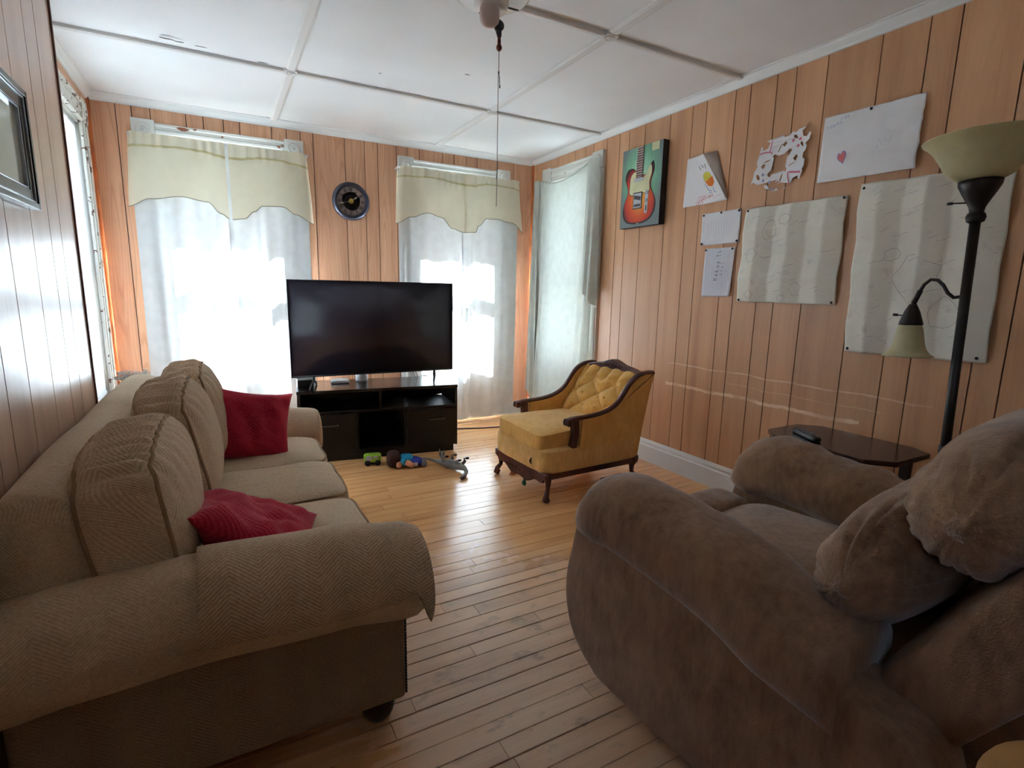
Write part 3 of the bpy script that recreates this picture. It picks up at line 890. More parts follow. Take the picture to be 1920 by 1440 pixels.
# back cushions, gathered along the top band
def back_c(yc, hy, x0, z0, tilt, hz, seed, hx=.135):
    rot = Euler((0, rad(tilt), 0)).to_matrix()
    h = (hx, hy, hz)
    def fn(p, v):
        v = v.copy()
        puff = .034 * (1 - p.y ** 2) * (1 - p.z ** 2)
        if p.x > 0: v.x += puff * 1.1 * p.x
        else: v.x += -puff * .6 * abs(p.x)
        v.z += -.030 * max(0, -p.z) * (1 - p.y ** 2) + .022 * max(0, p.z) * (1 - p.y ** 2)
        band = max(0, 1 - (abs(p.x) / .82) ** 6)
        top = max(0, p.z) ** 6
        v.z += (.0165 * (abs(sin(v.y * 84 + 1.2 * noise.noise((v.x * 6, v.y * 5, seed)))) - .5) * 1.4 + .005 * sin(v.y * 47 + seed + v.x * 9)) * top * band
        side = max(0, abs(p.y)) ** 6 * max(0, p.z + .2)
        v.y += .003 * sin(v.z * 120) * side * band * (1 if p.y > 0 else -1) * .5
        if p.x > .4:   # gathers that run down the face
            v.x += .008 * (abs(sin(v.y * 48 + 1.5 * p.z + seed + noise.noise((0, v.y * 6, v.z * 5)))) - .5) * max(0, p.z + .25) ** 1.5 * (p.x - .4) / .6
        v += Vector((1, .5, 1)) * (.008 * noise.noise((v.x * 6 + seed, v.y * 6, v.z * 6)))
        return v
    k = 5.5
    mb = MB(); mb.rbox((x0, yc, z0), h, 54, k, fn, rot); c = mb.build('back_cushion', 'sofa_weave', SF)
    for xx in (.80, -.80):
        loop = []
        for q in range(110):
            a = 2 * PI * q / 110; cy, cz = cos(a), sin(a); m = max(abs(cy), abs(cz)); p = Vector((xx, cy / m, cz / m))
            mm = (abs(p.x) ** k + abs(p.y) ** k + abs(p.z) ** k) ** (1 / k)
            v = fn(p, Vector((p.x / mm * h[0], p.y / mm * h[1], p.z / mm * h[2])))
            loop.append(rot @ (v * 1.006) + Vector((x0, yc, z0)))
        mb = MB(); mb.tube(loop + [loop[0]], .0048, 6, False); mb.build('piping', 'sofa_piping', c)
back_c(1.645, .290, -.215, .690, -8, .160, 1.0, .098)
back_c(2.185, .282, -.165, .700, -9, .188, 5.0, .092)
back_c(2.705, .268, -.130, .694, -10, .186, 9.0, .092)

# red throw pillows
def pillow(name, c, half, thick, eul, label, fold=0, seed=0):
    R_ = Euler([rad(q) for q in eul]).to_matrix()
    mb = MB(); n_ = 34
    for sg in (1, -1):
        def fn(u, v):
            a = u * 2 - 1; b = v * 2 - 1
            x = a * half * (1 - .10 * (1 - a * a) * 0 - .11 * (1 - b * b) * abs(a) ** 2)
            y = b * half * (1 - .11 * (1 - a * a) * abs(b) ** 2)
            w = (max(0, 1 - a ** 4) * max(0, 1 - b ** 4)) ** .62
            z = sg * thick * w * (1 + .25 * noise.noise((a * 2 + seed, b * 2, sg)))
            z += .006 * sin(a * 9 + b * 5 + seed) * w * sg + .012 * noise.noise((a * 4, b * 4 + seed, sg * 3)) * w
            z += fold * (a + b) ** 2 * .5
            z -= fold * .8 * max(0, a - b) ** 2 * .3
            return R_ @ Vector((x, y, z)) + Vector(c)
        mb.grid(n_, n_, fn, lambda u, v: (u * half * 2, v * half * 2))
    o = mb.build(name, 'pillow_red', None)
    bm = bmesh.new(); bm.from_mesh(o.data); bmesh.ops.remove_doubles(bm, verts=bm.verts, dist=.0008); bmesh.ops.recalc_face_normals(bm, faces=bm.faces); bm.to_mesh(o.data); bm.free()
    return put(o, label, 'pillow', 'red pillows on the sofa')
pillow('throw_pillow', (.095, 2.60, .625), .165, .062, (68, 11, 8), 'red throw pillow propped at the far end of the sofa', .0, 1)
pillow('throw_pillow', (.045, 1.590, .562), .180, .055, (-4, 27, -6), 'red throw pillow slumped behind the near sofa arm', .02, 4)

# ------------------------------------------------------------------ media console (local: x along the front, y into depth)
TS = thing('tv_stand', 'low black media console with two doors under the television', 'tv stand', (.995, 3.787, 0), (0, 0, rad(-7.5)))
def L(parent, name, mat, boxes, bevel=.002, **kw):
    mb = MB()
    for b in boxes: mb.box(*b)
    return mb.build(name, mat, parent, bevel=bevel, local=True, **kw)
HW, DP, TH = .58, .44, .53
L(TS, 'top', 'stand_top', [(-HW, HW, -.004, DP + .01, TH - .022, TH)])
for s in (-1, 1): L(TS, 'side_panel', 'black_wood', [tuple(sorted((s * HW - s * .002, s * (HW - .02)))) + (0, DP, .05, TH - .022)])
L(TS, 'plinth', 'black_wood', [(-HW + .03, HW - .03, .012, DP - .02, 0, .055)])
L(TS, 'bottom', 'black_wood', [(-HW + .02, HW - .02, .004, DP, .052, .075)])
L(TS, 'shelf', 'black_wood', [(-HW + .02, HW - .02, .004, DP - .01, .355, .373)])
L(TS, 'divider', 'black_wood', [(-.012, .006, .03, DP - .01, .373, TH - .022)])
for x in (-.175, .175): L(TS, 'upright', 'black_wood', [(x - .009, x + .009, .004, DP - .01, .075, .355)])
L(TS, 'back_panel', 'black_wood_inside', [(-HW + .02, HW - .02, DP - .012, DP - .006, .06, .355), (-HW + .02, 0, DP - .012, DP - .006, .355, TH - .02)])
# back of the right cubby with its round cable hole
mb = MB(); n_ = 24; hx, hz, hr = .255, .462, .019
ring = [(hx + hr * cos(2 * PI * k / n_), DP - .008, hz + hr * sin(2 * PI * k / n_)) for k in range(n_)]
x0_, x1_, z0_, z1_ = 0, HW - .02, .36, TH - .02
outer = []
for k in range(n_):
    a = 2 * PI * k / n_; c_, s_ = cos(a), sin(a)
    tt = min(((x1_ - hx) / c_ if c_ > 1e-6 else (x0_ - hx) / c_ if c_ < -1e-6 else 9), ((z1_ - hz) / s_ if s_ > 1e-6 else (z0_ - hz) / s_ if s_ < -1e-6 else 9))
    outer.append((hx + c_ * tt, DP - .008, hz + s_ * tt))
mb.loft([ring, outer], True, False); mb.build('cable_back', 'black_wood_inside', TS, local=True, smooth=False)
for s in (-1, 1):
    a, b = sorted((s * .187, s * (HW - .022)))
    d_ = L(TS, 'door', 'black_wood', [(a, b, -.012, .004, .078, .352)])
    m = s * .39 + .02
    L(d_, 'handle', 'handle_metal', [(m - .062, m + .062, -.036, -.028, .268, .278), (m - .06, m - .052, -.03, -.012, .268, .278), (m + .052, m + .06, -.03, -.012, .268, .278)])

# television
TV = thing('television', 'large black flat television standing on the media console', 'television', (1.02, 3.99, TH), (0, 0, rad(-1.5)))
L(TV, 'body', 'black_plastic', [(-.612, .612, -.012, .02, .078, .772), (-.45, .45, .02, .055, .12, .5)], .003)
L(TV, 'bezel', 'black_plastic', [(-.612, .612, -.016, -.008, .078, .090), (-.612, .612, -.016, -.008, .766, .772), (-.612, -.606, -.016, -.008, .09, .766), (.606, .612, -.016, -.008, .09, .766)], 0)
L(TV, 'screen', 'tv_screen', [(-.606, .606, -.0135, -.010, .090, .766)], 0)
for s in (-1, 1):
    mb = MB(); x = s * .46
    mb.tube([(x - .045, -.12, .006), (x - .005, -.03, .05), (x, .0, .09)], [.006, .008, .009], 8)
    mb.tube([(x + .03, .11, .006), (x + .004, .03, .05), (x, .0, .09)], [.006, .008, .009], 8)
    mb.build('leg', 'iron', TV, local=True)
def standpt(x, y, z=TH):
    a = rad(-7.5); return (.995 + x * cos(a) - y * sin(a), 3.787 + x * sin(a) + y * cos(a), z)
o_ = thing('router', 'flat white box on the console under the television', 'router', standpt(-.27, .30), (0, 0, rad(-6)))
L(o_, 'case', 'white_plastic', [(-.065, .065, -.055, .055, .003, .026)], .006)
for x in (-.05, .05):
    for y in (-.04, .04):
        mb = MB(); mb.lathe([(.007, 0), (.007, .004)], 8, (x, y, 0)); mb.build('rubber_foot', 'black_plastic', o_, local=True)
o_ = thing('smart_speaker', 'small white rounded cylinder on the console beside the flat white box', 'speaker', standpt(-.105, .355))
mb = MB(); mb.lathe([(0, 0), (.040, 0), (.045, .006), (.046, .05), (.044, .085), (.036, .095), (0, .097)], 28); mb.build('body', 'white_plastic', o_, local=True)
mb = MB(); mb.lathe([(.0455, .008), (.047, .008), (.047, .012), (.0455, .012)], 28); mb.build('base_ring', 'chrome_paint', o_, local=True)
o_ = thing('cable_box', 'small black box at the left end of the console', 'cable box', standpt(-.52, .22), (0, 0, rad(-4)))
L(o_, 'case', 'black_plastic', [(-.055, .055, -.06, .06, 0, .055)], .004)
mb = MB(); mb.tube([(-.05, .03, .05), (-.062, .03, .09), (-.058, .03, .12)], .0015, 6); mb.tube([(-.05, .01, .05), (-.066, .01, .075)], .0015, 6); mb.build('wire', 'cable_black', o_, local=True)
mb = MB()
for k in range(2):
    mb.tube([standpt(.30 + k * .02, .36, .66), standpt(.31 + k * .02, .38, .58), standpt(.33 + k * .02, .43, .545), standpt(.34 + k * .02, .47, .535), standpt(.34 + k * .02, .485, .2)], .0025, 6)
put(mb.build('tv_cable', 'cable_black', None), 'thin black cables dropping behind the television', 'cable')

# ------------------------------------------------------------------ yellow armchair (local: front = -x)
AC = thing('armchair', 'gold velvet armchair with carved wood trim and tufted back', 'armchair', (2.0, 2.81, 0), (0, 0, rad(2.5)))
FX = -.39
def cab_leg(x, y, sx, sy, h=.185):
    pts = [(0, 0, .012), (-.018, 0, .022), (-.012, 0, .045), (.006, 0, .075), (.008, 0, .12), (-.004, 0, .155), (-.004, 0, h)]
    pts = [(x - abs(p[0]) * 0 + sx * -p[0] * -1, y + sy * p[0] * .8 * -1 * -1, p[2]) for p in pts]
    mb = MB(); mb.tube(pts, [.020, .022, .017, .014, .019, .027, .028], 12)
    return mb.build('leg', 'carved_wood', AC, local=True)
cab_leg(FX + .02, -.285, 1, 1); cab_leg(FX + .02, .285, 1, -1)
cab_leg(.34, -.27, -1, 1); cab_leg(.34, .27, -1, -1)
poly = []
for k in range(41):
    y = -.27 + .54 * k / 40; q = abs(y) / .27
    z = .092 + .012 * cos(q * PI * 3) + .040 * q ** 3 - .016 * math.exp(-(q * 4) ** 2)
    poly.append((y, z))
poly += [(.27, .178), (-.27, .178)]
mb = MB(); mb.prism(poly, lambda a, b, d: (d, a, b), FX - .004, FX + .018); ap = mb.build('apron', 'carved_wood', AC, local=True, bevel=.003)
mb = MB()
for s in (-1, 1):
    for k in range(5):
        y = s * (.02 + k * .032); r_ = .016 - k * .0018
        mb.tube([(FX - .005, y + s * r_ * cos(a) * 1.1, .128 + r_ * sin(a)) for a in [q * .55 for q in range(10)]], [.0045 - .0003 * q for q in range(10)], 6)
mb.lathe([(0, -.006), (.010, -.005), (.014, 0)], 12, (FX - .002, 0, .122), 'x')
mb.build('carving', 'carved_wood', ap, local=True)
for s in (-1, 1):
    L(AC, 'side_rail', 'carved_wood', [(FX + .03, .34) + tuple(sorted((s * .262, s * .285))) + (.135, .182)], .004)
L(AC, 'rear_rail', 'carved_wood', [(.33, .352, -.27, .27, .13, .182)], .004)
def deckfn(p, v):
    v = v.copy()
    if p.x < -.5:
        v.x += -.012 * (1 - p.y ** 2) + .010 * noise.noise((0, v.y * 9, v.z * 14)); v.z += .012 * noise.noise((3, v.y * 7, 1)) * max(0, p.z)
    return v
mb = MB(); mb.rbox((-.02, 0, .250), (.385, .312, .078), 22, 11, deckfn); dk = mb.build('seat_deck', 'velvet_worn', AC, local=True)
mb = MB(); mb.tube([(FX - .022, -.17, .255), (FX - .030, -.165, .235), (FX - .026, -.172, .215)], [.004, .007, .002], 6); tr_ = mb.build('tear', 'toy_dark', dk, local=True); tr_['label'] = 'small dark tear in the velvet'
def cushfn(p, v):
    v = v.copy()
    if p.z > 0: v.z += .022 * (1 - p.x ** 2) * (1 - p.y ** 2)
    v.z -= .012 * max(0, -p.x) * (1 - abs(p.y)) * 0
    v.z += .016 * (p.y * .5) * max(0, -p.x)
    v += Vector((.3, .3, 1)) * .006 * noise.noise((v.x * 7, v.y * 7, v.z * 5))
    return v
SCc = Vector((-.125, 0, .372)); SCh = (.292, .262, .056)
mb = MB(); mb.rbox(SCc, SCh, 26, 10, cushfn); sc_ = mb.build('seat_cushion', 'velvet', AC, local=True)
for zz in (.80, -.80):
    loop = []
    for q in range(70):
        a = 2 * PI * q / 70; cx, cy = cos(a), sin(a); m = max(abs(cx), abs(cy)); p = Vector((cx / m, cy / m, zz))
        mm = (abs(p.x) ** 10 + abs(p.y) ** 10 + abs(p.z) ** 10) ** .1
        loop.append(SCc + cushfn(p, Vector((p.x / mm * SCh[0] * 1.006, p.y / mm * SCh[1] * 1.006, p.z / mm * SCh[2]))))
    mb = MB(); mb.tube(loop + [loop[0]], .0045, 6, False); mb.build('piping', 'velvet', sc_, local=True)
# arm line from the front scroll back and up to the crest
AL = [(-.235, .488), (-.20, .497), (-.10, .500), (0.0, .508), (.09, .530), (.16, .572), (.21, .632), (.26, .692), (.32, .730), (.40, .742), (.445, .738)]
def al(u):
    f = u * (len(AL) - 1); i = min(int(f), len(AL) - 2); k = f - i
    p0 = AL[max(i - 1, 0)]; p1 = AL[i]; p2 = AL[i + 1]; p3 = AL[min(i + 2, len(AL) - 1)]
    return tuple(.5 * (2 * b + (c - a) * k + (2 * a - 5 * b + 4 * c - d) * k * k + (3 * b - a - 3 * c + d) * k ** 3) for a, b, c, d in zip(p0, p1, p2, p3))
for s in (-1, 1):
    top = [al(i / 30) for i in range(31)]
    poly = [(-.16, .20)] + [(.335, .20), (.36, .35), (.41, .60), (.445, .735)] + [(x, z - .008) for x, z in reversed(top) if x > -.16]
    mb = MB(); mb.prism(poly, lambda a, b, d: (a, d, b), *sorted((s * .262, s * .308))); mb.build('side_panel', 'velvet', AC, local=True, bevel=.008, seg=2)
    mb = MB()
    path = [(x, s * .288, z) for x, z in top]
    secs = []
    for i, p in enumerate(path):
        q = Vector(path[min(i + 1, 30)]) - Vector(path[max(i - 1, 0)]); q.normalize()
        nrm = Vector((-q.z, 0, q.x)); k = 1.0 - .15 * sin(i / 30 * PI)
        wd = .024 + .010 * max(0, 1 - i / 4)
        ring = []
        for j in range(14):
            a = 2 * PI * j / 14
            ring.append(Vector(p) + Vector((0, 1, 0)) * cos(a) * wd * k + nrm * sin(a) * .016 * k)
        secs.append(ring)
    mb.loft(secs); ar = mb.build('arm_rail', 'carved_wood', AC, local=True)
    mb = MB()
    for k in (-1, 0, 1):
        mb.rbox((-.238, s * .288 + k * .019, .480), (.018, .0095, .022), 6, 2.6)
    mb.build('scroll', 'carved_wood', ar, local=True)
    poly = [(-.205, .490), (-.160, .490), (-.155, .40), (-.170, .33), (-.165, .255), (-.205, .262), (-.212, .33), (-.198, .40)]
    mb = MB(); mb.prism(poly, lambda a, b, d: (a, d, b), *sorted((s * .264, s * .304))); mb.build('arm_post', 'carved_wood', AC, local=True, bevel=.006)
# tufted back
Y0, BZ0, BZ1 = .262, .385, .735
def backpt(u, v):
    y = -Y0 + 2 * Y0 * u
    z = BZ0 + (BZ1 - BZ0) * v
    x = .135 + .235 * v ** 1.15 + .02 * (1 - (2 * u - 1) ** 2)
    P_ = (y / .115) * .5 + (z - .40) / .155; Q_ = (y / .115) * .5 - (z - .40) / .155
    hgt = (abs(sin(PI * P_)) * abs(sin(PI * Q_))) ** .42
    edge = min(1, min(u, 1 - u) * 9) * min(1, (1 - v) * 7)
    chan = abs(cos(PI * y / .115)) ** .6 if v > .72 else 0
    k = max(0, min(1, (v - .70) / .12))
    hh = hgt * (1 - k) + abs(sin(PI * (y / .115 + (.0 if True else .5)))) ** .7 * k
    return Vector((x - .056 * hh * (.35 + .65 * edge) - .006, y, z + .012 * sin(PI * u)))
secs = []
mb = MB(); mb.grid(84, 60, lambda u, v: backpt(u, v)); 
def bkb(u, v):
    y = -Y0 + 2 * Y0 * u; z = .25 + (BZ1 - .25) * v
    return (.335 + .105 * v, y, z + .012 * sin(PI * u) * v)
tb = mb.build('tufted_back', 'velvet', AC, local=True)
mb = MB(); mb.grid(6, 8, bkb); mb.grid(20, 1, lambda u, v: tuple(backpt(u, 1.0) * (1 - v) + Vector(bkb(u, 1.0)) * v)); mb.build('outer_back', 'velvet', AC, local=True)
for r_ in range(0, 4):
    for c_ in range(-3, 4):
        y = (c_ + (.5 if r_ % 2 else 0)) * .115; z = .40 + r_ * .0775
        u = (y + Y0) / (2 * Y0); v = (z - BZ0) / (BZ1 - BZ0)
        if .04 < u < .96 and .02 < v < .72:
            q = backpt(u, v)
            mb = MB(); mb.rbox(q + Vector((-.004, 0, 0)), (.005, .009, .009), 4, 2.2); mb.build('button', 'velvet', tb, local=True)
# crest rail
poly = []
for k in range(41):
    y = -.285 + .57 * k / 40; q = abs(y) / .285
    poly.append((y, .742 + .050 * max(0, cos(q * PI * .62)) ** 1.4 + .006 * cos(q * 9)))
low = [(y, .722 + .008 * (1 - abs(y) / .285)) for y in [.285 - .57 * k / 20 for k in range(21)]]
mb = MB(); mb.prism(poly + low, lambda a, b, d: (d, a, b), .352, .400); cr = mb.build('crest_rail', 'carved_wood', AC, local=True, bevel=.006)
mb = MB()
for s in (-1, 1):
    for k in range(4):
        y = s * (.012 + k * .028); r_ = .015 - .002 * k
        mb.tube([(.348, y + s * r_ * cos(a), .762 - k * .004 + r_ * sin(a)) for a in [q * .6 for q in range(9)]], [.005 - .0004 * q for q in range(9)], 6)
mb.build('carving', 'carved_wood', cr, local=True)

# ------------------------------------------------------------------ brown recliner (local: front = +y)
RC = thing('recliner', 'bulky brown plush recliner with fat padded arms in the right foreground', 'recliner', (1.500, .78, 0), (0, 0, rad(5)))
RW = .515
def side_poly():
    return [(-.34, .05), (.33, .05), (.45, .075), (.535, .14), (.575, .235), (.580, .33), (.560, .43), (.530, .54), (.460, .60), (.2, .575), (-.25, .49), (-.40, .44), (-.44, .30), (-.42, .15)]
def catmull(pts, n, closed=True):
    out = []
    m = len(pts)
    for i in range(m):
        p0, p1, p2, p3 = pts[(i - 1) % m], pts[i], pts[(i + 1) % m], pts[(i + 2) % m]
        for k in range(n):
            t_ = k / n
            out.append(tuple(.5 * (2 * b + (c - a) * t_ + (2 * a - 5 * b + 4 * c - d) * t_ * t_ + (3 * b - a - 3 * c + d) * t_ ** 3) for a, b, c, d in zip(p0, p1, p2, p3)))
    return out
for s in (-1, 1):
    base = catmull(side_poly(), 4)
    cy = sum(p[0] for p in base) / len(base); cz = sum(p[1] for p in base) / len(base)
    secs = []
    for k, x in ((.93, -.085), (.985, -.078), (1.0, -.06), (1.0, 0), (1.0, .06), (.985, .078), (.93, .085)):
        secs.append([(s * (RW - .085) + x, cy + (a - cy) * k, cz + (b - cz) * k) for a, b in base])
    mb = MB(); mb.loft(secs); sp = mb.build('side_panel', 'recliner_cloth', RC, local=True, angle=50)
    # fat arm pad
    secs = []
    for i in range(29):
        u = i / 28; y = .545 - .80 * u
        top = smooth_interp([0, .06, .2, .5, 1], [.645, .690, .706, .680, .580], u)
        e = min(1, math.sqrt(max(0, 1 - ((.12 - u) / .12) ** 2))) if u < .12 else 1
        e = max(e, .18)
        ry = .135 * (.62 + .38 * e); rz = .108 * e
        zc = top - .108 - (1 - e) * .02
        ring = []
        for q in range(26):
            a = 2 * PI * q / 26
            c_, s_ = cos(a), sin(a)
            px = s * (RW - .105) + math.copysign(abs(c_) ** .85, c_) * ry
            pz = zc + math.copysign(abs(s_) ** .8, s_) * rz * (1.0 if s_ > 0 else 1.15)
            nz_ = .010 * noise.noise((px * 6, y * 7, pz * 6 + s))
            wr = .005 * sin(y * 60 + px * 20) * max(0, s_) * (1 if s > 0 else .25)
            ring.append((px + nz_, y, pz + nz_ + wr))
        secs.append(ring)
    mb = MB(); mb.loft(secs); mb.build('arm_pad', 'recliner_cloth', sp, local=True)
mb = MB(); mb.rbox((0, -.02, .22), (.36, .44, .13), 14, 8); mb.build('base', 'recliner_cloth', RC, local=True)
def rsf(p, v):
    v = v.copy()
    if p.z > 0: v.z += .03 * (1 - p.x ** 2) * (1 - p.y ** 4) + .008 * noise.noise((v.x * 6, v.y * 6, 2))
    return v
mb = MB(); mb.rbox((0, .02, .40), (.325, .41, .09), 22, 7, rsf); mb.build('seat_cushion', 'recliner_cloth', RC, local=True)
def ftf(p, v):
    v = v.copy(); v.y += .02 * (1 - p.z ** 2) * max(0, p.y) + .006 * noise.noise((v.x * 9, v.y * 9, v.z * 9)); v.z += .010 * noise.noise((v.x * 12, v.y * 9, 4)); return v
mb = MB(); mb.rbox((0, .50, .31), (.325, .085, .185), 18, 6, ftf); mb.build('footrest', 'recliner_cloth', RC, local=True)
# reclined back: shell, lumbar roll, head roll
bx = Euler((rad(-32), 0, 0)).to_matrix()
def shell(p, v):
    v = v.copy(); return v
mb = MB(); mb.rbox((0, -.44, .62), (.40, .085, .46), 16, 8, None, Euler((rad(30), 0, 0)).to_matrix()); mb.build('back_shell', 'recliner_cloth', RC, local=True)
def roll(name, cy, cz, hw, ra, rb, tilt, seed):
    """bolster across the chair: rounded ends, gathers pulled in from the side seams"""
    secs = []; n_ = 64; m_ = 72
    for i in range(n_ + 1):
        q = -1 + 2 * i / n_
        q = math.copysign(1 - (1 - abs(q)) ** 1.6, q)
        x = q * hw
        e = max(.02, (1 - abs(q) ** 3.2)) ** .48
        ring = []
        for k in range(m_):
            a = 2 * PI * k / m_
            c_, s_ = cos(a), sin(a)
            ea = math.copysign(abs(c_) ** .85, c_) * ra * e; eb = math.copysign(abs(s_) ** .85, s_) * rb * e
            rid = noise.noise((x * 2.2 + seed, 3.4 * cos(a) + seed, 3.4 * sin(a) + x * 2))
            fold = 1 - abs(rid) * 3.4
            d_ = .020 * max(0, fold) ** 2 * (.12 + .88 * abs(q) ** 1.3) * min(1, e * 1.3) - .008 * noise.noise((x * 4, c_ * 1.6 + seed, s_ * 1.6))
            nrm = Vector((0, c_ / ra, s_ / rb)).normalized()
            p = Vector((0, ea, eb)) - nrm * d_
            p = Vector((0, p.y * cos(tilt) - p.z * sin(tilt), p.y * sin(tilt) + p.z * cos(tilt)))
            ring.append((x, cy + p.y, cz + p.z))
        secs.append(ring)
    mb = MB(); mb.loft(secs); return mb.build(name, 'recliner_cloth', RC, local=True)
roll('lumbar_roll', -.205, .660, .425, .125, .165, rad(30), 1.0)
roll('head_roll', -.375, .860, .432, .140, .165, rad(32), 6.0)
for s in (-1, 1):
    L(RC, 'floor_runner', 'black_plastic', [(s * .30 - .02, s * .30 + .02, -.36, .36, 0, .06)], .004)

# ------------------------------------------------------------------ side table, remote
ST = thing('side_table', 'dark glossy side table with clipped corners between recliner and wall', 'table', (2.46, 1.32, 0))
c_ = .085
poly = [(-.20 + c_, -.30), (.20 - c_ * .6, -.30), (.20, -.30 + c_), (.20, .28 - c_), (.20 - c_, .28), (-.20 + c_, .28), (-.20, .28 - c_), (-.20, -.30 + c_)]
mb = MB(); mb.prism(poly, lambda a, b, d: (a, b, d), .578, .600); mb.build('table_top', 'table_wood', ST, local=True, bevel=.004)
L(ST, 'shelf', 'black_wood', [(-.14, .14, -.22, .22, .20, .215)])
for x in (-.14, .14):
    for y in (-.22, .22):
        mb = MB(); mb.loft([[(x + a * w, y + b * w, z) for a, b in ((-1, -1), (1, -1), (1, 1), (-1, 1))] for z, w in ((0, .012), (.58, .018))]); mb.build('leg', 'black_wood', ST, local=True, smooth=False)
RM = thing('remote_control', 'black remote control lying on the side table', 'remote', (2.37, 1.42, .6), (0, 0, rad(-28)))
mb = MB(); mb.rbox((0, 0, .012), (.022, .095, .012), 10, 5); mb.build('case', 'black_plastic', RM, local=True)
for r_ in range(7):
    for k in (-1, 0, 1):
        mb = MB(); mb.box(k * .012 - .004, k * .012 + .004, -.07 + r_ * .02, -.062 + r_ * .02, .0225, .0258); mb.build('button', 'remote_key', RM, local=True, smooth=False)

# ------------------------------------------------------------------ torchiere lamp with side arm
LX, LY = 2.42, .885
LP = thing('floor_lamp', 'dark bronze torchiere floor lamp with an amber bowl and a side reading light', 'lamp', (LX, LY, 0), (rad(-1.6), 0, 0))
mb = MB(); mb.lathe([(0, 0), (.14, 0), (.145, .012), (.12, .024), (.05, .034), (.022, .06), (.015, .10), (0, .10)], 32); mb.build('base', 'iron', LP, local=True)
mb = MB(); mb.lathe([(.0165, .08), (.0165, 1.545)], 18); mb.build('pole', 'iron', LP, local=True)
mb = MB(); mb.lathe([(.018, .655), (.021, .66), (.021, .69), (.018, .695)], 18); mb.build('pole_joint', 'iron', LP, local=True)
mb = MB(); mb.lathe([(.018, 1.525), (.026, 1.53), (.030, 1.545), (.026, 1.558), (.021, 1.562), (.024, 1.58), (.034, 1.60), (.050, 1.63), (.062, 1.655), (.064, 1.672), (.050, 1.676), (0, 1.676)], 26); ft = mb.build('fitter', 'iron', LP, local=True)
mb = MB(); mb.tube([(0, .03, 1.60), (0, .075, 1.605)], .0028, 6); mb.tube([(0, .075, 1.605), (0, .092, 1.606)], [.005, .006], 8); mb.build('switch', 'iron', ft, local=True)
mb = MB()
bowl = [(.045, 1.672), (.066, 1.676), (.090, 1.690), (.110, 1.716), (.128, 1.750), (.148, 1.782), (.168, 1.804), (.182, 1.814)]
inn = [(r_ - .004, z + .003) for r_, z in reversed(bowl)]
mb.lathe(bowl + [(.183, 1.818)] + inn, 44, cap=False); mb.build('bowl_shade', 'lamp_glass', LP, local=True)
ap_ = [(0, .012, 1.262), (0, .035, 1.258), (0, .055, 1.275), (0, .072, 1.305), (0, .092, 1.325), (0, .115, 1.328), (0, .135, 1.310), (0, .150, 1.278), (0, .160, 1.255)]
mb = MB(); mb.tube(ap_, .0065, 10); sa = mb.build('side_arm', 'iron', LP, local=True)
mb = MB(); mb.tube([(0, .146, 1.287), (0, .165, 1.235)], .0095, 10); mb.build('ferrule', 'iron', sa, local=True)
HX = .166
mb = MB(); mb.lathe([(0, 1.235), (.012, 1.234), (.018, 1.222), (.026, 1.205), (.034, 1.180), (.040, 1.160), (.041, 1.152), (0, 1.152)], 24, (0, HX, 0)); cp = mb.build('lamp_cap', 'iron', LP, local=True)
mb = MB(); mb.tube([(0, HX + .03, 1.188), (0, HX + .052, 1.190)], .0025, 6); mb.tube([(0, HX + .050, 1.190), (0, HX + .066, 1.191)], [.005, .006], 8); mb.build('switch', 'iron', cp, local=True)
bell = [(.032, 1.155), (.042, 1.140), (.048, 1.110), (.052, 1.080), (.060, 1.055), (.074, 1.036), (.088, 1.027)]
mb = MB(); mb.lathe(bell + [(r_ - .004, z - .0015) for r_, z in reversed(bell)], 36, (0, HX, 0), cap=False); mb.build('bell_shade', 'lamp_glass', LP, local=True)

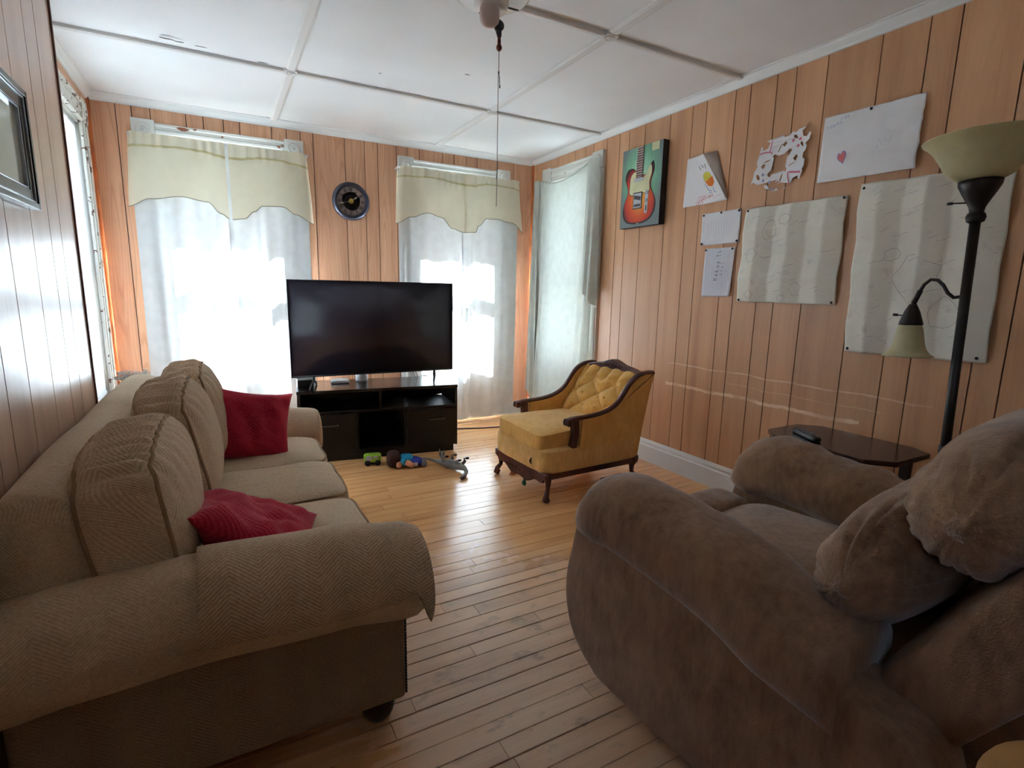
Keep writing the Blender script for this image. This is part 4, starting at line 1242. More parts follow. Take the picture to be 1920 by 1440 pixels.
# ------------------------------------------------------------------ wall clock
CK = thing('wall_clock', 'round dark wall clock with a metal rim between the two windows', 'clock', (1.006, YB, 1.957))
def cl(prof, name, mat, par=CK, n=48):
    mb = MB(); mb.lathe([(r_, -d) for r_, d in prof], n, (0, 0, 0), 'y'); return mb.build(name, mat, par, local=True, angle=50)
cl([(.150, 0), (.152, .018), (.146, .034), (.136, .040), (.128, .036), (.126, .022), (.120, .018), (.120, .012), (0, .012)], 'rim', 'clock_rim')
dial = cl([(0, .0135), (.119, .0135), (.119, .012)], 'dial', 'clock_face')
cl([(.112, .0150), (.112, .0138), (.075, .0138), (.075, .0150)], 'number_band', 'clock_band', dial)
NUM = ['XII', 'I', 'II', 'III', 'IIII', 'V', 'VI', 'VII', 'VIII', 'IX', 'X', 'XI']
for i, tx in enumerate(NUM):
    mb = MB(); a = 2 * PI * i / 12
    er = Vector((sin(a), 0, cos(a))); et = Vector((cos(a), 0, -sin(a)))
    wds = {'I': .007, 'V': .013, 'X': .013}; tot = sum(wds[q] for q in tx); pos_ = -tot / 2
    def bar(t0, r0, t1, r1, w):
        p0 = er * r0 + et * t0; p1 = er * r1 + et * t1; d_ = (p1 - p0).normalized(); nn = Vector((-d_.z, 0, d_.x)) * w / 2
        f = lambda q, yy: (q.x, yy, q.z)
        vs = [f(p0 - nn, -.0165), f(p0 + nn, -.0165), f(p1 + nn, -.0165), f(p1 - nn, -.0165), f(p0 - nn, -.0145), f(p0 + nn, -.0145), f(p1 + nn, -.0145), f(p1 - nn, -.0145)]
        mb.add(vs, [(0, 1, 2, 3), (4, 7, 6, 5), (0, 4, 5, 1), (1, 5, 6, 2), (2, 6, 7, 3), (3, 7, 4, 0)])
    for q in tx:
        w = wds[q]; m = pos_ + w / 2
        if q == 'I': bar(m, .080, m, .107, .004)
        elif q == 'V': bar(m - .0045, .107, m, .080, .0035); bar(m + .0045, .107, m, .080, .0025)
        else: bar(m - .0045, .107, m + .0045, .080, .0035); bar(m + .0045, .107, m - .0045, .080, .0025)
        pos_ += w
    mb.build('numeral', 'clock_mark', dial, local=True, smooth=False)
for r_ in (.030, .046, .058):
    for k in range(1):
        mb = MB(); mb.tube([(r_ * cos(q * PI / 20) + .01 * k, -.0145, r_ * sin(q * PI / 20) - .01) for q in range(41)], .0016, 5, False); mb.build('gear_ring', 'clock_mark', dial, local=True)
def hand(ang, ln, w, name, y):
    mb = MB(); a = rad(ang); er = Vector((sin(a), 0, cos(a))); et = Vector((cos(a), 0, -sin(a)))
    pts = [er * -.012 + et * w * .5, er * ln * .55 + et * w * .4, er * ln * .75 + et * w, er * ln, er * ln * .75 - et * w, er * ln * .55 - et * w * .4, er * -.012 - et * w * .5]
    mb.add([(p.x, y, p.z) for p in pts] + [(p.x, y - .0015, p.z) for p in pts], [tuple(range(7)), tuple(range(13, 6, -1))] + [(i, (i + 1) % 7, 7 + (i + 1) % 7, 7 + i) for i in range(7)])
    return mb.build(name, 'clock_hand', CK, local=True, smooth=False)
hand(53, .062, .005, 'hour_hand', -.019); mh = hand(256, .100, .004, 'minute_hand', -.022)
cl([(0, .026), (.014, .026), (.020, .024), (.020, .018)], 'hub', 'gold')

# ------------------------------------------------------------------ paper and canvas on the right wall (wall coordinates y, z)
def pin(par, y, z, x=.004):
    mb = MB(); mb.lathe([(.0, -.011), (.006, -.010), (.007, -.007), (.003, -.004), (.003, .006)], 8, (XR - x, y, z), 'x'); mb.build('push_pin', 'pin_black', par)
def stroke(par, pts, mat, w=.0016, x=None, name='pen_mark', surf=None):
    """a drawn line lying on the sheet"""
    mb = MB()
    P3 = []
    for y, z in pts: P3.append(Vector(((surf(y, z) if surf else XR - .004) - .0012, y, z)))
    sec = []
    for i, p in enumerate(P3):
        d_ = (P3[min(i + 1, len(P3) - 1)] - P3[max(i - 1, 0)]); d_.x = 0
        if d_.length < 1e-6: d_ = Vector((0, 1, 0))
        d_.normalize(); nn = Vector((0, -d_.z, d_.y)) * w
        sec.append([p - nn, p + nn])
    mb.loft(sec, False, False); return mb.build(name, mat, par)
def sheet(name, mat, label, cat, corners, surf, n=24, group='papers pinned on the right wall', thick=.0006):
    """corners tl tr br bl as (y, z); surf(u, v) = stand-off from the wall"""
    tl_, tr_, br_, bl_ = [Vector(c) for c in corners]
    ctr = (tl_ + tr_ + br_ + bl_) / 4
    T = thing(name, label, cat, (XR, ctr.x, min(bl_.y, br_.y)), group=group)
    def fn(u, v):
        p = (tl_ * (1 - u) + tr_ * u) * (1 - v) + (bl_ * (1 - u) + br_ * u) * v
        return (XR - .0025 - surf(u, v), p.x, p.y)
    mb = MB(); mb.grid(n, n, fn)
    o = mb.build('sheet', mat, T, solid=thick)
    def at(u, v, lift=.0012):
        q = fn(u, v); return (q[0] - lift, q[1], q[2])
    return T, o, at
def mark(par, at, uv, mat, w=.0016, name='pen_mark'):
    P3 = [Vector(at(u, v)) for u, v in uv]
    sec = []
    for i, p in enumerate(P3):
        d_ = (P3[min(i + 1, len(P3) - 1)] - P3[max(i - 1, 0)])
        d_ = Vector((0, d_.y, d_.z))
        if d_.length < 1e-6: d_ = Vector((0, 1, 0))
        d_.normalize(); nn = Vector((0, -d_.z, d_.y)) * w
        sec.append([p - nn, p + nn])
    mb = MB(); mb.loft(sec, False, False); return mb.build(name, mat, par)
def fill(par, at, uv, mat, name='coloured_patch'):
    c_ = (sum(u for u, v in uv) / len(uv), sum(v for u, v in uv) / len(uv))
    mb = MB(); vs = [at(*c_)] + [at(u, v) for u, v in uv]
    mb.add(vs, [(0, i + 1, (i + 1) % len(uv) + 1) for i in range(len(uv))]); return mb.build(name, mat, par)
GL_ = {  # pen strokes of a few letters in a unit box (x right, y down)
    'L': [[(0, 0), (0, 1), (.7, 1)]], 'o': [[(.35 + .3 * cos(a * .7), .65 + .33 * sin(a * .7)) for a in range(10)]], 'v': [[(0, .3), (.3, 1), (.6, .3)]],
    'e': [[(.05, .65), (.6, .6), (.5, .35), (.2, .35), (.05, .7), (.25, 1), (.6, .9)]], 'P': [[(0, 1), (0, 0), (.5, .05), (.55, .4), (.05, .5)]], 'w': [[(0, .35), (.15, 1), (.3, .5), (.45, 1), (.6, .35)]],
    'r': [[(.05, .35), (.1, 1)], [(.1, .6), (.3, .35), (.5, .4)]], 't': [[(.3, .1), (.3, 1), (.5, .95)], [(.05, .35), (.55, .35)]], 'i': [[(.3, .4), (.3, 1)]], 'n': [[(.05, 1), (.05, .4)], [(.05, .5), (.35, .35), (.5, .6), (.5, 1)]],
    's': [[(.55, .4), (.2, .35), (.15, .6), (.5, .75), (.45, 1), (.1, .95)]], 'a': [[(.5, .4), (.15, .45), (.1, .9), (.45, .9), (.5, .4), (.55, 1)]], 'c': [[(.55, .45), (.2, .4), (.1, .75), (.3, 1), (.6, .9)]],
    '-': [[(.1, .6), (.5, .6)]], 'R': [[(0, 1), (0, 0), (.5, .05), (.5, .4), (.05, .5), (.55, 1)]], 'k': [[(.05, 0), (.05, 1)], [(.5, .35), (.08, .65), (.5, 1)]], 'y': [[(.05, .35), (.3, .8)], [(.55, .35), (.15, 1.3)]], 'h': [[(.05, 0), (.05, 1)], [(.05, .55), (.35, .4), (.5, 1)]],
    'T': [[(0, 0), (.7, 0)], [(.35, 0), (.35, 1)]], 'm': [[(0, 1), (.02, .4), (.2, .45), (.25, 1)], [(.25, .5), (.45, .4), (.55, 1)]], 'u': [[(.05, .4), (.1, .95), (.4, .95), (.5, .4), (.52, 1)]]}
def write(par, at, text, org, adv, up, mat, w=.0013):
    """adv: (du, dv) per letter; up: (du, dv) of the letter height"""
    x = 0
    for ch in text:
        for st in GL_.get(ch, []):
            uv = [(org[0] + adv[0] * (x + a * .85) + up[0] * (1 - b), org[1] + adv[1] * (x + a * .85) + up[1] * (1 - b)) for a, b in st]
            mark(par, at, uv, mat, w, 'handwriting')
        x += 1 if ch != ' ' else .6
# guitar canvas
CV = thing('guitar_canvas', 'canvas painting of a red sunburst electric guitar on green', 'painting', (XR - .032, 3.04, 1.730))
def cvp(mat, poly, lift, name, par=None):
    mb = MB(); mb.prism(poly, lambda a, b, d: (d, -a, b), -.0275 - lift, -.0275 - lift - .0012)
    return mb.build(name, mat, par or CV, local=True, smooth=False)
WC, HC = .205, .555
mb = MB(); mb.box(-.026, .026, -WC, WC, 0, HC); mb.build('stretcher', 'canvas_side', CV, local=True, smooth=False)
mb = MB(); mb.box(-.0278, -.0262, -WC + .0005, WC - .0005, .001, HC - .001); mb.build('canvas_face', 'canvas_green', CV, local=True, smooth=False)
cvp('pickguard', [(.10, .50), (.17, .50), (.17, .552), (.10, .552)], .0005, 'paint_patch')
body = catmull([(-.075, .405), (-.135, .40), (-.155, .345), (-.130, .285), (-.125, .24), (-.160, .17), (-.165, .10), (-.12, .045), (.0, .030), (.10, .05), (.150, .105), (.150, .18), (.110, .25), (.105, .30), (.130, .37), (.115, .425), (.085, .40), (.055, .355), (.0, .345), (-.035, .365)], 4)
def grow(poly, k):
    cx = sum(p[0] for p in poly) / len(poly); cz = sum(p[1] for p in poly) / len(poly)
    return [(cx + (a - cx) * k, cz + (b - cz) * k) for a, b in poly]
cvp('outline', grow(body, 1.05), .001, 'painted_outline')
bd = cvp('canvas_burst', body, .0022, 'guitar_body')
pg = catmull([(-.045, .385), (-.095, .36), (-.105, .29), (-.100, .235), (-.045, .225), (.02, .235), (.075, .225), (.100, .245), (.095, .30), (.115, .36), (.105, .41), (.080, .385), (.05, .345), (.0, .335)], 4)
cvp('outline', grow(pg, 1.04), .0034, 'painted_outline', bd); cvp('pickguard', pg, .0046, 'pickguard', bd)
nk = cvp('fretboard', [(-.045, .33), (.022, .33), (.018, .552), (-.038, .552)], .0058, 'neck')
for k in range(13): cvp('chrome_paint', [(-.043, .345 + k * .0165), (.020, .345 + k * .0165), (.020, .349 + k * .0165), (-.043, .349 + k * .0165)], .007, 'fret', nk)
cvp('chrome_paint', catmull([(-.055, .315), (.030, .315), (.040, .325), (.030, .337), (-.055, .337), (-.064, .325)], 3), .007, 'pickup', bd)
br_ = cvp('outline', [(-.062, .125), (.030, .125), (.030, .240), (-.062, .240)], .0058, 'bridge_outline', bd)
cvp('chrome_paint', [(-.055, .132), (.023, .132), (.023, .233), (-.055, .233)], .007, 'bridge', bd)
cvp('ink_dark', [(-.050, .195), (.018, .180), (.018, .208), (-.050, .222)], .0082, 'bridge_pickup', bd)
cvp('ink_dark', [(-.048, .140), (.016, .140), (.016, .158), (-.048, .158)], .0082, 'saddles', bd)
cvp('chrome_paint', catmull([(.062, .095), (.075, .085), (.090, .095), (.092, .16), (.092, .235), (.078, .246), (.064, .235), (.062, .16)], 3), .0058, 'control_plate', bd)
for z in (.225, .175):
    cvp('outline', [(.077 + .011 * cos(a * .4), z + .011 * sin(a * .4)) for a in range(16)], .007, 'knob_outline', bd); cvp('chrome_paint', [(.077 + .008 * cos(a * .4), z + .008 * sin(a * .4)) for a in range(16)], .0082, 'knob', bd)
cvp('outline', [(.072, .105), (.082, .105), (.080, .140), (.074, .140)], .007, 'switch', bd)
cvp('white_plastic', [(-.02, .020), (.004, .020), (.004, .025), (-.02, .025)], .001, 'white_dash')

# bird drawing with a folded corner
def sd_(u, v): return .004 + .030 * u * v
T, o, at = sheet('drawing', 'paper_white', 'small white drawing with a yellow and red figure, its corner folded back', 'drawing', [(2.657, 2.125), (2.510, 2.127), (2.295, 1.821), (2.668, 1.820)], lambda u, v: .004 + .020 * u * u)
mb = MB(); mb.add([(XR - .028, 2.512, 2.127), (XR - .004, 2.420, 2.128), (XR - .010, 2.345, 1.93), (XR - .022, 2.302, 1.835), (XR - .026, 2.40, 1.975)], [(0, 1, 2, 3, 4)]); mb.build('folded_corner', 'paper_back', T, solid=.0006)
fill(T, at, [(.62, .42), (.76, .36), (.88, .40), (.90, .52), (.75, .55), (.62, .54)], 'ink_yellow'); fill(T, at, [(.64, .56), (.74, .52), (.92, .48), (.90, .60), (.80, .68), (.70, .66)], 'ink_orange'); fill(T, at, [(.80, .54), (.92, .47), (.90, .58), (.84, .62)], 'ink_red')
for uv in ([(.55, .22), (.60, .30)], [(.66, .20), (.72, .27), (.78, .23)], [(.84, .20), (.80, .30)]): mark(T, at, uv, 'ink_dark', .0018)
mark(T, at, [(.62, .60), (.66, .72), (.70, .76), (.66, .80), (.74, .81), (.72, .74)], 'ink_blue', .0018); mark(T, at, [(.80, .70), (.80, .79), (.84, .81)], 'ink_blue', .0018)
write(T, at, '-Pow-', (.34, .90), (.060, -.012), (0, -.055), 'ink_pink'); write(T, at, '-creations', (.30, .965), (.046, -.010), (0, -.06), 'ink_red', .0016); write(T, at, 'Love', (.31, 1.02 - .02), (.045, -.008), (0, -.05), 'ink_pink')
for k in range(6): mark(T, at, [(.72 + k * .035, .92 - k * .008), (.735 + k * .035, .90 - k * .008)], 'ink_pink', .0012)

# paper snowflake (star outline with holes)
SN = thing('paper_snowflake', 'white cut-out paper snowflake with pink pen lines', 'paper snowflake', (XR, 1.975, 1.82))
S0 = (1405, 230, 10.286)   # used only to lay out the cut-out's own outline
OUTL = [(70, 1215), (110, 1060), (125, 930), (185, 830), (165, 720), (200, 600), (210, 500), (235, 405), (268, 410), (268, 490), (370, 440), (410, 320), (330, 295), (450, 250), (660, 190), (700, 235), (790, 205), (870, 140), (935, 165), (990, 110), (1140, 75), (1060, 150), (1090, 260), (1160, 270), (1215, 190), (1245, 200), (1220, 330), (1145, 400), (1180, 450), (1165, 530), (1120, 590), (1115, 680), (1170, 720), (1160, 850), (1125, 900), (1140, 940), (1100, 1110), (1070, 1100), (1060, 1030), (960, 1080), (920, 1185), (970, 1200), (950, 1235), (830, 1285), (800, 1255), (760, 1300), (660, 1320), (620, 1280), (530, 1345), (430, 1345), (250, 1390), (330, 1350), (270, 1240), (290, 1190), (220, 1210), (115, 1160)]
HOLES = [[(525, 570), (600, 605), (720, 575), (830, 480), (880, 490), (870, 540), (790, 650), (770, 830), (800, 890), (780, 940), (740, 920), (500, 985), (460, 1050), (400, 1010), (410, 970), (480, 900), (495, 760), (510, 650), (480, 610)],
         [(640, 370), (655, 375), (600, 520), (570, 540)], [(725, 320), (765, 355), (710, 430), (655, 385)], [(885, 225), (940, 210), (985, 270), (975, 295), (920, 280)], [(1070, 350), (1100, 390), (1112, 460), (1085, 455), (1040, 390)],
         [(990, 600), (1020, 655), (970, 740), (918, 680)], [(1000, 745), (850, 835), (830, 830), (930, 765)], [(460, 672), (400, 715), (290, 750), (360, 700)], [(315, 755), (348, 800), (300, 880), (258, 820)], [(170, 990), (220, 990), (258, 1060), (245, 1115), (190, 1080)],
         [(355, 1215), (420, 1215), (470, 1290), (450, 1305), (380, 1280)], [(630, 1100), (675, 1135), (620, 1200), (565, 1155)], [(730, 960), (715, 1060), (680, 1160), (665, 1130), (690, 1020)]]
def snp(q):   # outline units -> wall y, z (in-plane size about .33 m)
    a, b = q
    return (2.146 - .338 * (a - 70) / 1175.0, 1.815 + .333 * (1390 - b) / 1315.0 + .045 * (1 - (a - 70) / 1175.0) - .025)
def inside(p, poly):
    c_ = False; j = len(poly) - 1
    for i in range(len(poly)):
        if (poly[i][1] > p[1]) != (poly[j][1] > p[1]) and p[0] < (poly[j][0] - poly[i][0]) * (p[1] - poly[i][1]) / (poly[j][1] - poly[i][1]) + poly[i][0]: c_ = not c_
        j = i
    return c_
cu = bpy.data.curves.new('snow', 'CURVE'); cu.dimensions = '2D'; cu.fill_mode = 'BOTH'
for pl in [OUTL] + HOLES:
    sp = cu.splines.new('POLY'); sp.points.add(len(pl) - 1); sp.use_cyclic_u = True
    for pt, q in zip(sp.points, pl):
        y, z = snp(q); pt.co = (y, z, 0, 1)
cu.extrude = .0003
tmp = bpy.data.objects.new('snowtmp', cu); COL.objects.link(tmp)
dg = bpy.context.evaluated_depsgraph_get()
me_ = bpy.data.meshes.new_from_object(tmp.evaluated_get(dg))
mb = MB(); mb.add([(XR - .006 - .016 * abs(v.co.x - 1.98) / .17 - v.co.z, v.co.x, v.co.y) for v in me_.vertices], [tuple(p.vertices) for p in me_.polygons])
bpy.data.objects.remove(tmp); sh = mb.build('sheet', 'paper_white', SN, smooth=False)
def snl(pts, mat, w):
    mb = MB(); sec = []
    P3 = [Vector((XR - .0085 - .016 * abs(snp(q)[0] - 1.98) / .17, *snp(q))) for q in pts]
    for i, p in enumerate(P3):
        d_ = (P3[min(i + 1, len(P3) - 1)] - P3[max(i - 1, 0)]); d_.x = 0; d_.normalize(); nn = Vector((0, -d_.z, d_.y)) * w
        sec.append([p - nn, p + nn])
    mb.loft(sec, False, False); mb.build('pen_line', mat, sh)
snl([(460, 270), (440, 390), (420, 500)], 'ink_pink', .0028); snl([(215, 560), (320, 525), (440, 520), (470, 560)], 'ink_pink', .0032); snl([(1110, 965), (980, 965), (860, 955)], 'ink_pink', .0042); snl([(845, 960), (850, 1050), (900, 1210)], 'ink_pink', .0032)
for q, m_ in (((895, 325), 'ink_pink'), ((1040, 310), 'ink_pink'), ((1010, 440), 'ink_pink'), ((320, 995), 'ink_paleblue'), ((470, 1150), 'ink_paleblue'), ((525, 1300), 'ink_paleblue'), ((335, 1120), 'ink_paleblue')):
    mb = MB(); y, z = snp(q); x = XR - .0085 - .016 * abs(y - 1.98) / .17
    mb.add([(x, y, z)] + [(x, y + .008 * cos(a * .6283), z + .008 * sin(a * .6283)) for a in range(10)], [(0, i + 1, (i + 1) % 10 + 1) for i in range(10)]); mb.build('pen_dot', m_, sh, smooth=False)

# big crumpled heart paper
def crump(u, v):
    n1 = noise.noise((u * 3.1, v * 3.1, 1)); n2 = abs(noise.noise((u * 6, v * 6, 5)))
    return .006 + .022 * abs(n1) * (u ** .6) + .022 * n2 * max(0, u - .3) + .018 * max(0, u - .8) + .010 * max(0, v - .85)
T, o, at = sheet('heart_drawing', 'paper_white', 'large crumpled white paper with a small pink crayon heart', 'drawing', [(1.751, 2.145), (1.300, 2.133), (1.305, 1.822), (1.754, 1.830)], crump, 40)
heart = [(.5 + .62 * (16 * sin(a) ** 3) / 17 * .5, .5 - (13 * cos(a) - 5 * cos(2 * a) - 2 * cos(3 * a) - cos(4 * a)) / 17 * .5) for a in [2 * PI * k / 28 for k in range(28)]]
rot_ = lambda q, k: (.25 + k * ((q[0] - .5) * .8 + (q[1] - .5) * .25), .66 + k * 1.45 * ((q[1] - .5) * .8 - (q[0] - .5) * .35))
fill(T, lambda u, v: at(u, v, .0011), [rot_(q, .20) for q in heart], 'ink_violet', 'heart_outline'); fill(T, lambda u, v: at(u, v, .0019), [rot_(q, .15) for q in heart], 'ink_heart', 'heart')
write(T, at, 'from', (.16, .10), (.032, -.008), (0, -.05), 'ink_paleblue', .0011); write(T, at, 'tomen', (.04, .20), (.036, -.012), (0, -.06), 'ink_paleblue', .0011)
mark(T, at, [(.60, .62), (.63, .52), (.66, .60), (.68, .50), (.72, .58), (.74, .48)], 'ink_paleblue', .001)
pin(T, 1.525, 2.128, .010)

# ruled note and handwritten sheet
T, o, at = sheet('note_sheet', 'paper_lined', 'white ruled note sheet pinned above the handwritten page', 'note', [(2.496, 1.759), (2.204, 1.760), (2.205, 1.563), (2.493, 1.562)], lambda u, v: .003 + .004 * abs(noise.noise((u * 4, v * 4, 9))))
for k in range(9): mark(T, at, [(.18 + k * .07, .28), (.18 + k * .07 + .006, .60), (.17 + k * .07, .80 - (k % 3) * .1)], 'ink_paleblue', .0006, 'pencil_line')
for y, z in ((2.480, 1.748), (2.345, 1.752), (2.216, 1.750), (2.215, 1.574), (2.482, 1.572)): pin(T, y, z, .006)
T, o, at = sheet('handwritten_page', 'paper_notes', 'creased page with lettering turned sideways, under the ruled note sheet', 'note', [(2.449, 1.540), (2.225, 1.539), (2.232, 1.242), (2.455, 1.238)], lambda u, v: .003 + .006 * abs(noise.noise((u * 7, v * 1.3, 3))) + .022 * max(0, u - .72) * max(0, v - .5) * 3)
write(T, at, 'Rekay Th', (.50, .66), (.010, -.085), (-.13, 0), 'ink_dark', .0015); write(T, at, 'Notes', (.64, .64), (.010, -.075), (-.08, 0), 'ink_grey', .0012)
for k in range(9):
    u0 = .1 + k * .09; mark(T, at, [(u0, .2 + .3 * rnd.random()), (u0 + .03, .5 + .2 * rnd.random()), (u0 + .01, .85)], 'ink_paleblue', .0007, 'pencil_line')
for y, z in ((2.438, 1.530), (2.238, 1.530)): pin(T, y, z, .008)

# folded maps
def folded(nu, nv, amp):
    def fn(u, v):
        a = abs(((u * nu) % 1) - .5) * 2; b = abs(((v * nv) % 1) - .5) * 2
        return .004 + amp * (1 - a) * 1.0 + amp * (1 - b) * .9 + .006 * abs(noise.noise((u * 5, v * 5, nu)))
    return fn
def sketches(T, at, seed, nl, shapes):
    r2 = random.Random(seed)
    for k in range(nl):
        u, v = r2.uniform(.08, .85), r2.uniform(.06, .94); ln = r2.uniform(.04, .12)
        mark(T, at, [(u + ln * q / 5, v + r2.uniform(-.004, .004) - .02 * q / 5) for q in range(6)], 'ink_grey', .0006, 'printed_line')
    for c_, rx, rz, m_ in shapes:
        pts = [(c_[0] + rx * cos(q * .45) * (1 + .3 * r2.uniform(-1, 1)), c_[1] + rz * sin(q * .45) * (1 + .3 * r2.uniform(-1, 1))) for q in range(14)]
        mark(T, at, pts + [pts[0]], m_, .0008, 'printed_outline')
T, o, at = sheet('folded_map', 'paper_map', 'folded off-white map sheet of six squares, the smaller of the two', 'map', [(2.166, 1.749), (1.585, 1.748), (1.583, 1.210), (2.178, 1.214)], folded(3, 2, .017), 60, 'folded sheets pinned on the right wall')
sketches(T, at, 3, 26, [((.15, .92), .05, .045, 'ink_grey'), ((.12, .5), .06, .07, 'ink_grey'), ((.62, .86), .05, .06, 'ink_grey'), ((.45, .15), .06, .05, 'ink_grey'), ((.3, .25), .07, .09, 'ink_grey'), ((.5, .95), .04, .03, 'ink_grey')])
for y, z in ((2.152, 1.738), (1.602, 1.738), (1.602, 1.222), (2.162, 1.224)): pin(T, y, z, .008)
T, o, at = sheet('folded_map', 'paper_map', 'large folded off-white map sheet of nine squares behind the floor lamp', 'map', [(1.530, 1.790), (.950, 1.775), (.940, .992), (1.510, .982)], folded(3, 3, .018), 70, 'folded sheets pinned on the right wall')
sketches(T, at, 8, 34, [((.5, .55), .16, .12, 'ink_grey'), ((.3, .42), .05, .04, 'ink_grey'), ((.7, .75), .1, .08, 'ink_grey')])
for y, z in ((1.512, 1.768), (.972, 1.01), (1.494, .998)): pin(T, y, z, .008)

# ------------------------------------------------------------------ picture frame on the left wall
FRM = thing('picture_frame', 'black and silver picture frame on the glossy left wall', 'picture frame', (XL, 1.88, 1.46), (0, 0, 0))
y0, y1, z0, z1 = 1.55, 2.165, 1.465, 1.800
def fr_bar(n, mat, w0, w1, d0, d1):
    for nm, b in (('frame_side', (y1 - w1, y1 - w0, z0 + w0, z1 - w0)), ('frame_side', (y0 + w0, y0 + w1, z0 + w0, z1 - w0)), ('frame_rail', (y0 + w1, y1 - w1, z1 - w1, z1 - w0)), ('frame_rail', (y0 + w1, y1 - w1, z0 + w0, z0 + w1))):
        mb = MB(); mb.box(XL + d0, XL + d1, *b); mb.build(n, mat, FRM, bevel=.002)
fr_bar('outer_moulding', 'frame_black', 0, .018, .002, .030); fr_bar('silver_bead', 'frame_silver', .018, .024, .002, .026); fr_bar('inner_moulding', 'frame_black', .024, .055, .002, .022); fr_bar('silver_lip', 'frame_silver', .055, .060, .002, .020)
mb = MB(); mb.box(XL + .004, XL + .010, y0 + .06, y1 - .06, z0 + .06, z1 - .06); mb.build('glazing', 'picture_glass', FRM, smooth=False)

# ------------------------------------------------------------------ ceiling fixture with pull string
CX, CYF = 1.085, 2.205
FX_ = thing('ceiling_fixture', 'white porcelain ceiling lampholder with a pull string', 'ceiling light', (CX, CYF, H - .012))
mb = MB(); mb.lathe([(0, .0), (.150, .0), (.158, -.004), (.158, -.008), (.150, -.012), (0, -.012)], 48, (CX + .02, CYF + .03, H - .008)); pl_ = mb.build('ceiling_plate', 'porcelain', FX_)
mb = MB(); mb.lathe([(.070, -.012), (.074, -.02), (.072, -.06), (.066, -.078), (.060, -.082), (0, -.082)], 36, (CX, CYF, H - .008)); hd = mb.build('holder', 'porcelain', FX_)
for a in (.6, 2.4, 4.4):
    mb = MB(); mb.lathe([(0, -.002), (.006, -.002), (.006, .002)], 8, (CX + .05 * cos(a), CYF + .05 * sin(a), H - .09)); mb.build('screw', 'pin_black', hd)
mb = MB(); mb.rbox((CX - .022, CYF - .03, H - .118), (.042, .020, .050), 12, 2.6, None, Euler((rad(18), 0, rad(-28))).to_matrix()); mb.build('blank_cover', 'porcelain_pink', FX_)
PS = Vector((CX + .012, CYF - .03, 0))
mb = MB()
mb.lathe([(0, -.008), (.020, -.006), (.022, 0), (.020, .006), (0, .008)], 16, (PS.x + .012, PS.y, H - .150), 'y')
mb.tube([(PS.x - .004, PS.y, H - .085), (PS.x + .012, PS.y, H - .130), (PS.x + .020, PS.y, H - .160)], .003, 6)
mb.tube([(PS.x - .016, PS.y, H - .135), (PS.x - .006, PS.y, H - .165), (PS.x + .004, PS.y, H - .190)], .003, 6)
mb.rbox((PS.x + .006, PS.y, H - .150), (.016, .010, .022), 6, 4)
mb.rbox((PS.x + .012, PS.y, H - .180), (.009, .008, .018), 6, 4)
pm = mb.build('pull_mechanism', 'black_plastic', FX_)
mb = MB(); mb.lathe([(0, 0), (.006, 0), (.008, -.02), (.007, -.028), (.011, -.036), (.013, -.044), (.010, -.052), (.004, -.057), (0, -.057)], 14, (PS.x + .012, PS.y, H - .192)); mb.build('wooden_knob', 'knob_wood', FX_)
zk = H - .249; sx = PS.x + .012
mb = MB(); mb.tube([(sx, PS.y, zk), (sx, PS.y, zk - .09), (sx - .002, PS.y, zk - .10), (sx - .002, PS.y, 1.78), (sx - .003, PS.y, 1.62)], .0016, 6); st_ = mb.build('pull_string', 'string', FX_)
mb = MB(); mb.tube([(sx, PS.y, zk - .088), (sx + .004, PS.y, zk - .10), (sx + .006, PS.y, zk - .135)], .0016, 6); mb.tube([(sx, PS.y, zk - .078), (sx, PS.y, zk - .090)], .003, 6); mb.tube([(sx + .006, PS.y, zk - .133), (sx + .006, PS.y, zk - .143)], .0026, 6); mb.build('string_knot', 'cable_black', st_)
mb = MB(); mb.tube([(sx - .002, PS.y, 1.765), (sx - .003, PS.y, 1.735)], .0028, 6); mb.build('string_tassel', 'string', st_)

# ------------------------------------------------------------------ toys on the floor
TK = thing('toy_truck', 'small lime green toy vehicle against the console', 'toy car', (.885, 3.655, 0), (0, 0, rad(-14)))
mb = MB(); mb.rbox((0, 0, .050), (.062, .036, .030), 10, 5); bd = mb.build('body', 'toy_green', TK, local=True)
mb = MB(); mb.rbox((0, 0, .022), (.056, .032, .014), 8, 5); mb.build('chassis', 'toy_dark', TK, local=True)
mb = MB(); mb.rbox((-.025, -.034, .056), (.024, .005, .018), 8, 2.4); mb.build('badge', 'chrome_paint', bd, local=True)
mb = MB(); mb.rbox((.022, -.034, .062), (.020, .004, .008), 6, 4); mb.build('stripe', 'chrome_paint', bd, local=True)
for x in (-.034, .036):
    for y in (-.034, .034):
        mb = MB(); mb.lathe([(0, -.010), (.018, -.010), (.021, -.005), (.021, .005), (.018, .010), (0, .010)], 18, (x, y, .021), 'y'); w_ = mb.build('wheel', 'black_plastic', TK, local=True)
        mb = MB(); mb.lathe([(0, -.0115), (.008, -.0115), (.009, -.009)], 12, (x, y, .021), 'y'); mb.build('hub_cap', 'toy_dark', w_, local=True)
DL = thing('plush_doll', 'small plush doll lying face down in blue shirt and indigo trousers', 'doll', (1.085, 3.50, 0), (0, 0, rad(-14)))
mb = MB(); mb.rbox((-.085, .010, .062), (.052, .056, .060), 16, 2.8, lambda p, v: v + Vector((1, 1, 1)) * .005 * noise.noise(v * 20)); hdl = mb.build('hair', 'doll_hair', DL, local=True)
mb = MB(); mb.rbox((-.052, -.026, .030), (.020, .030, .024), 10, 2.6); mb.build('face', 'doll_skin', DL, local=True)
mb = MB(); mb.rbox((.000, .006, .050), (.048, .042, .042), 12, 3.5); sht = mb.build('shirt', 'doll_shirt', DL, local=True)
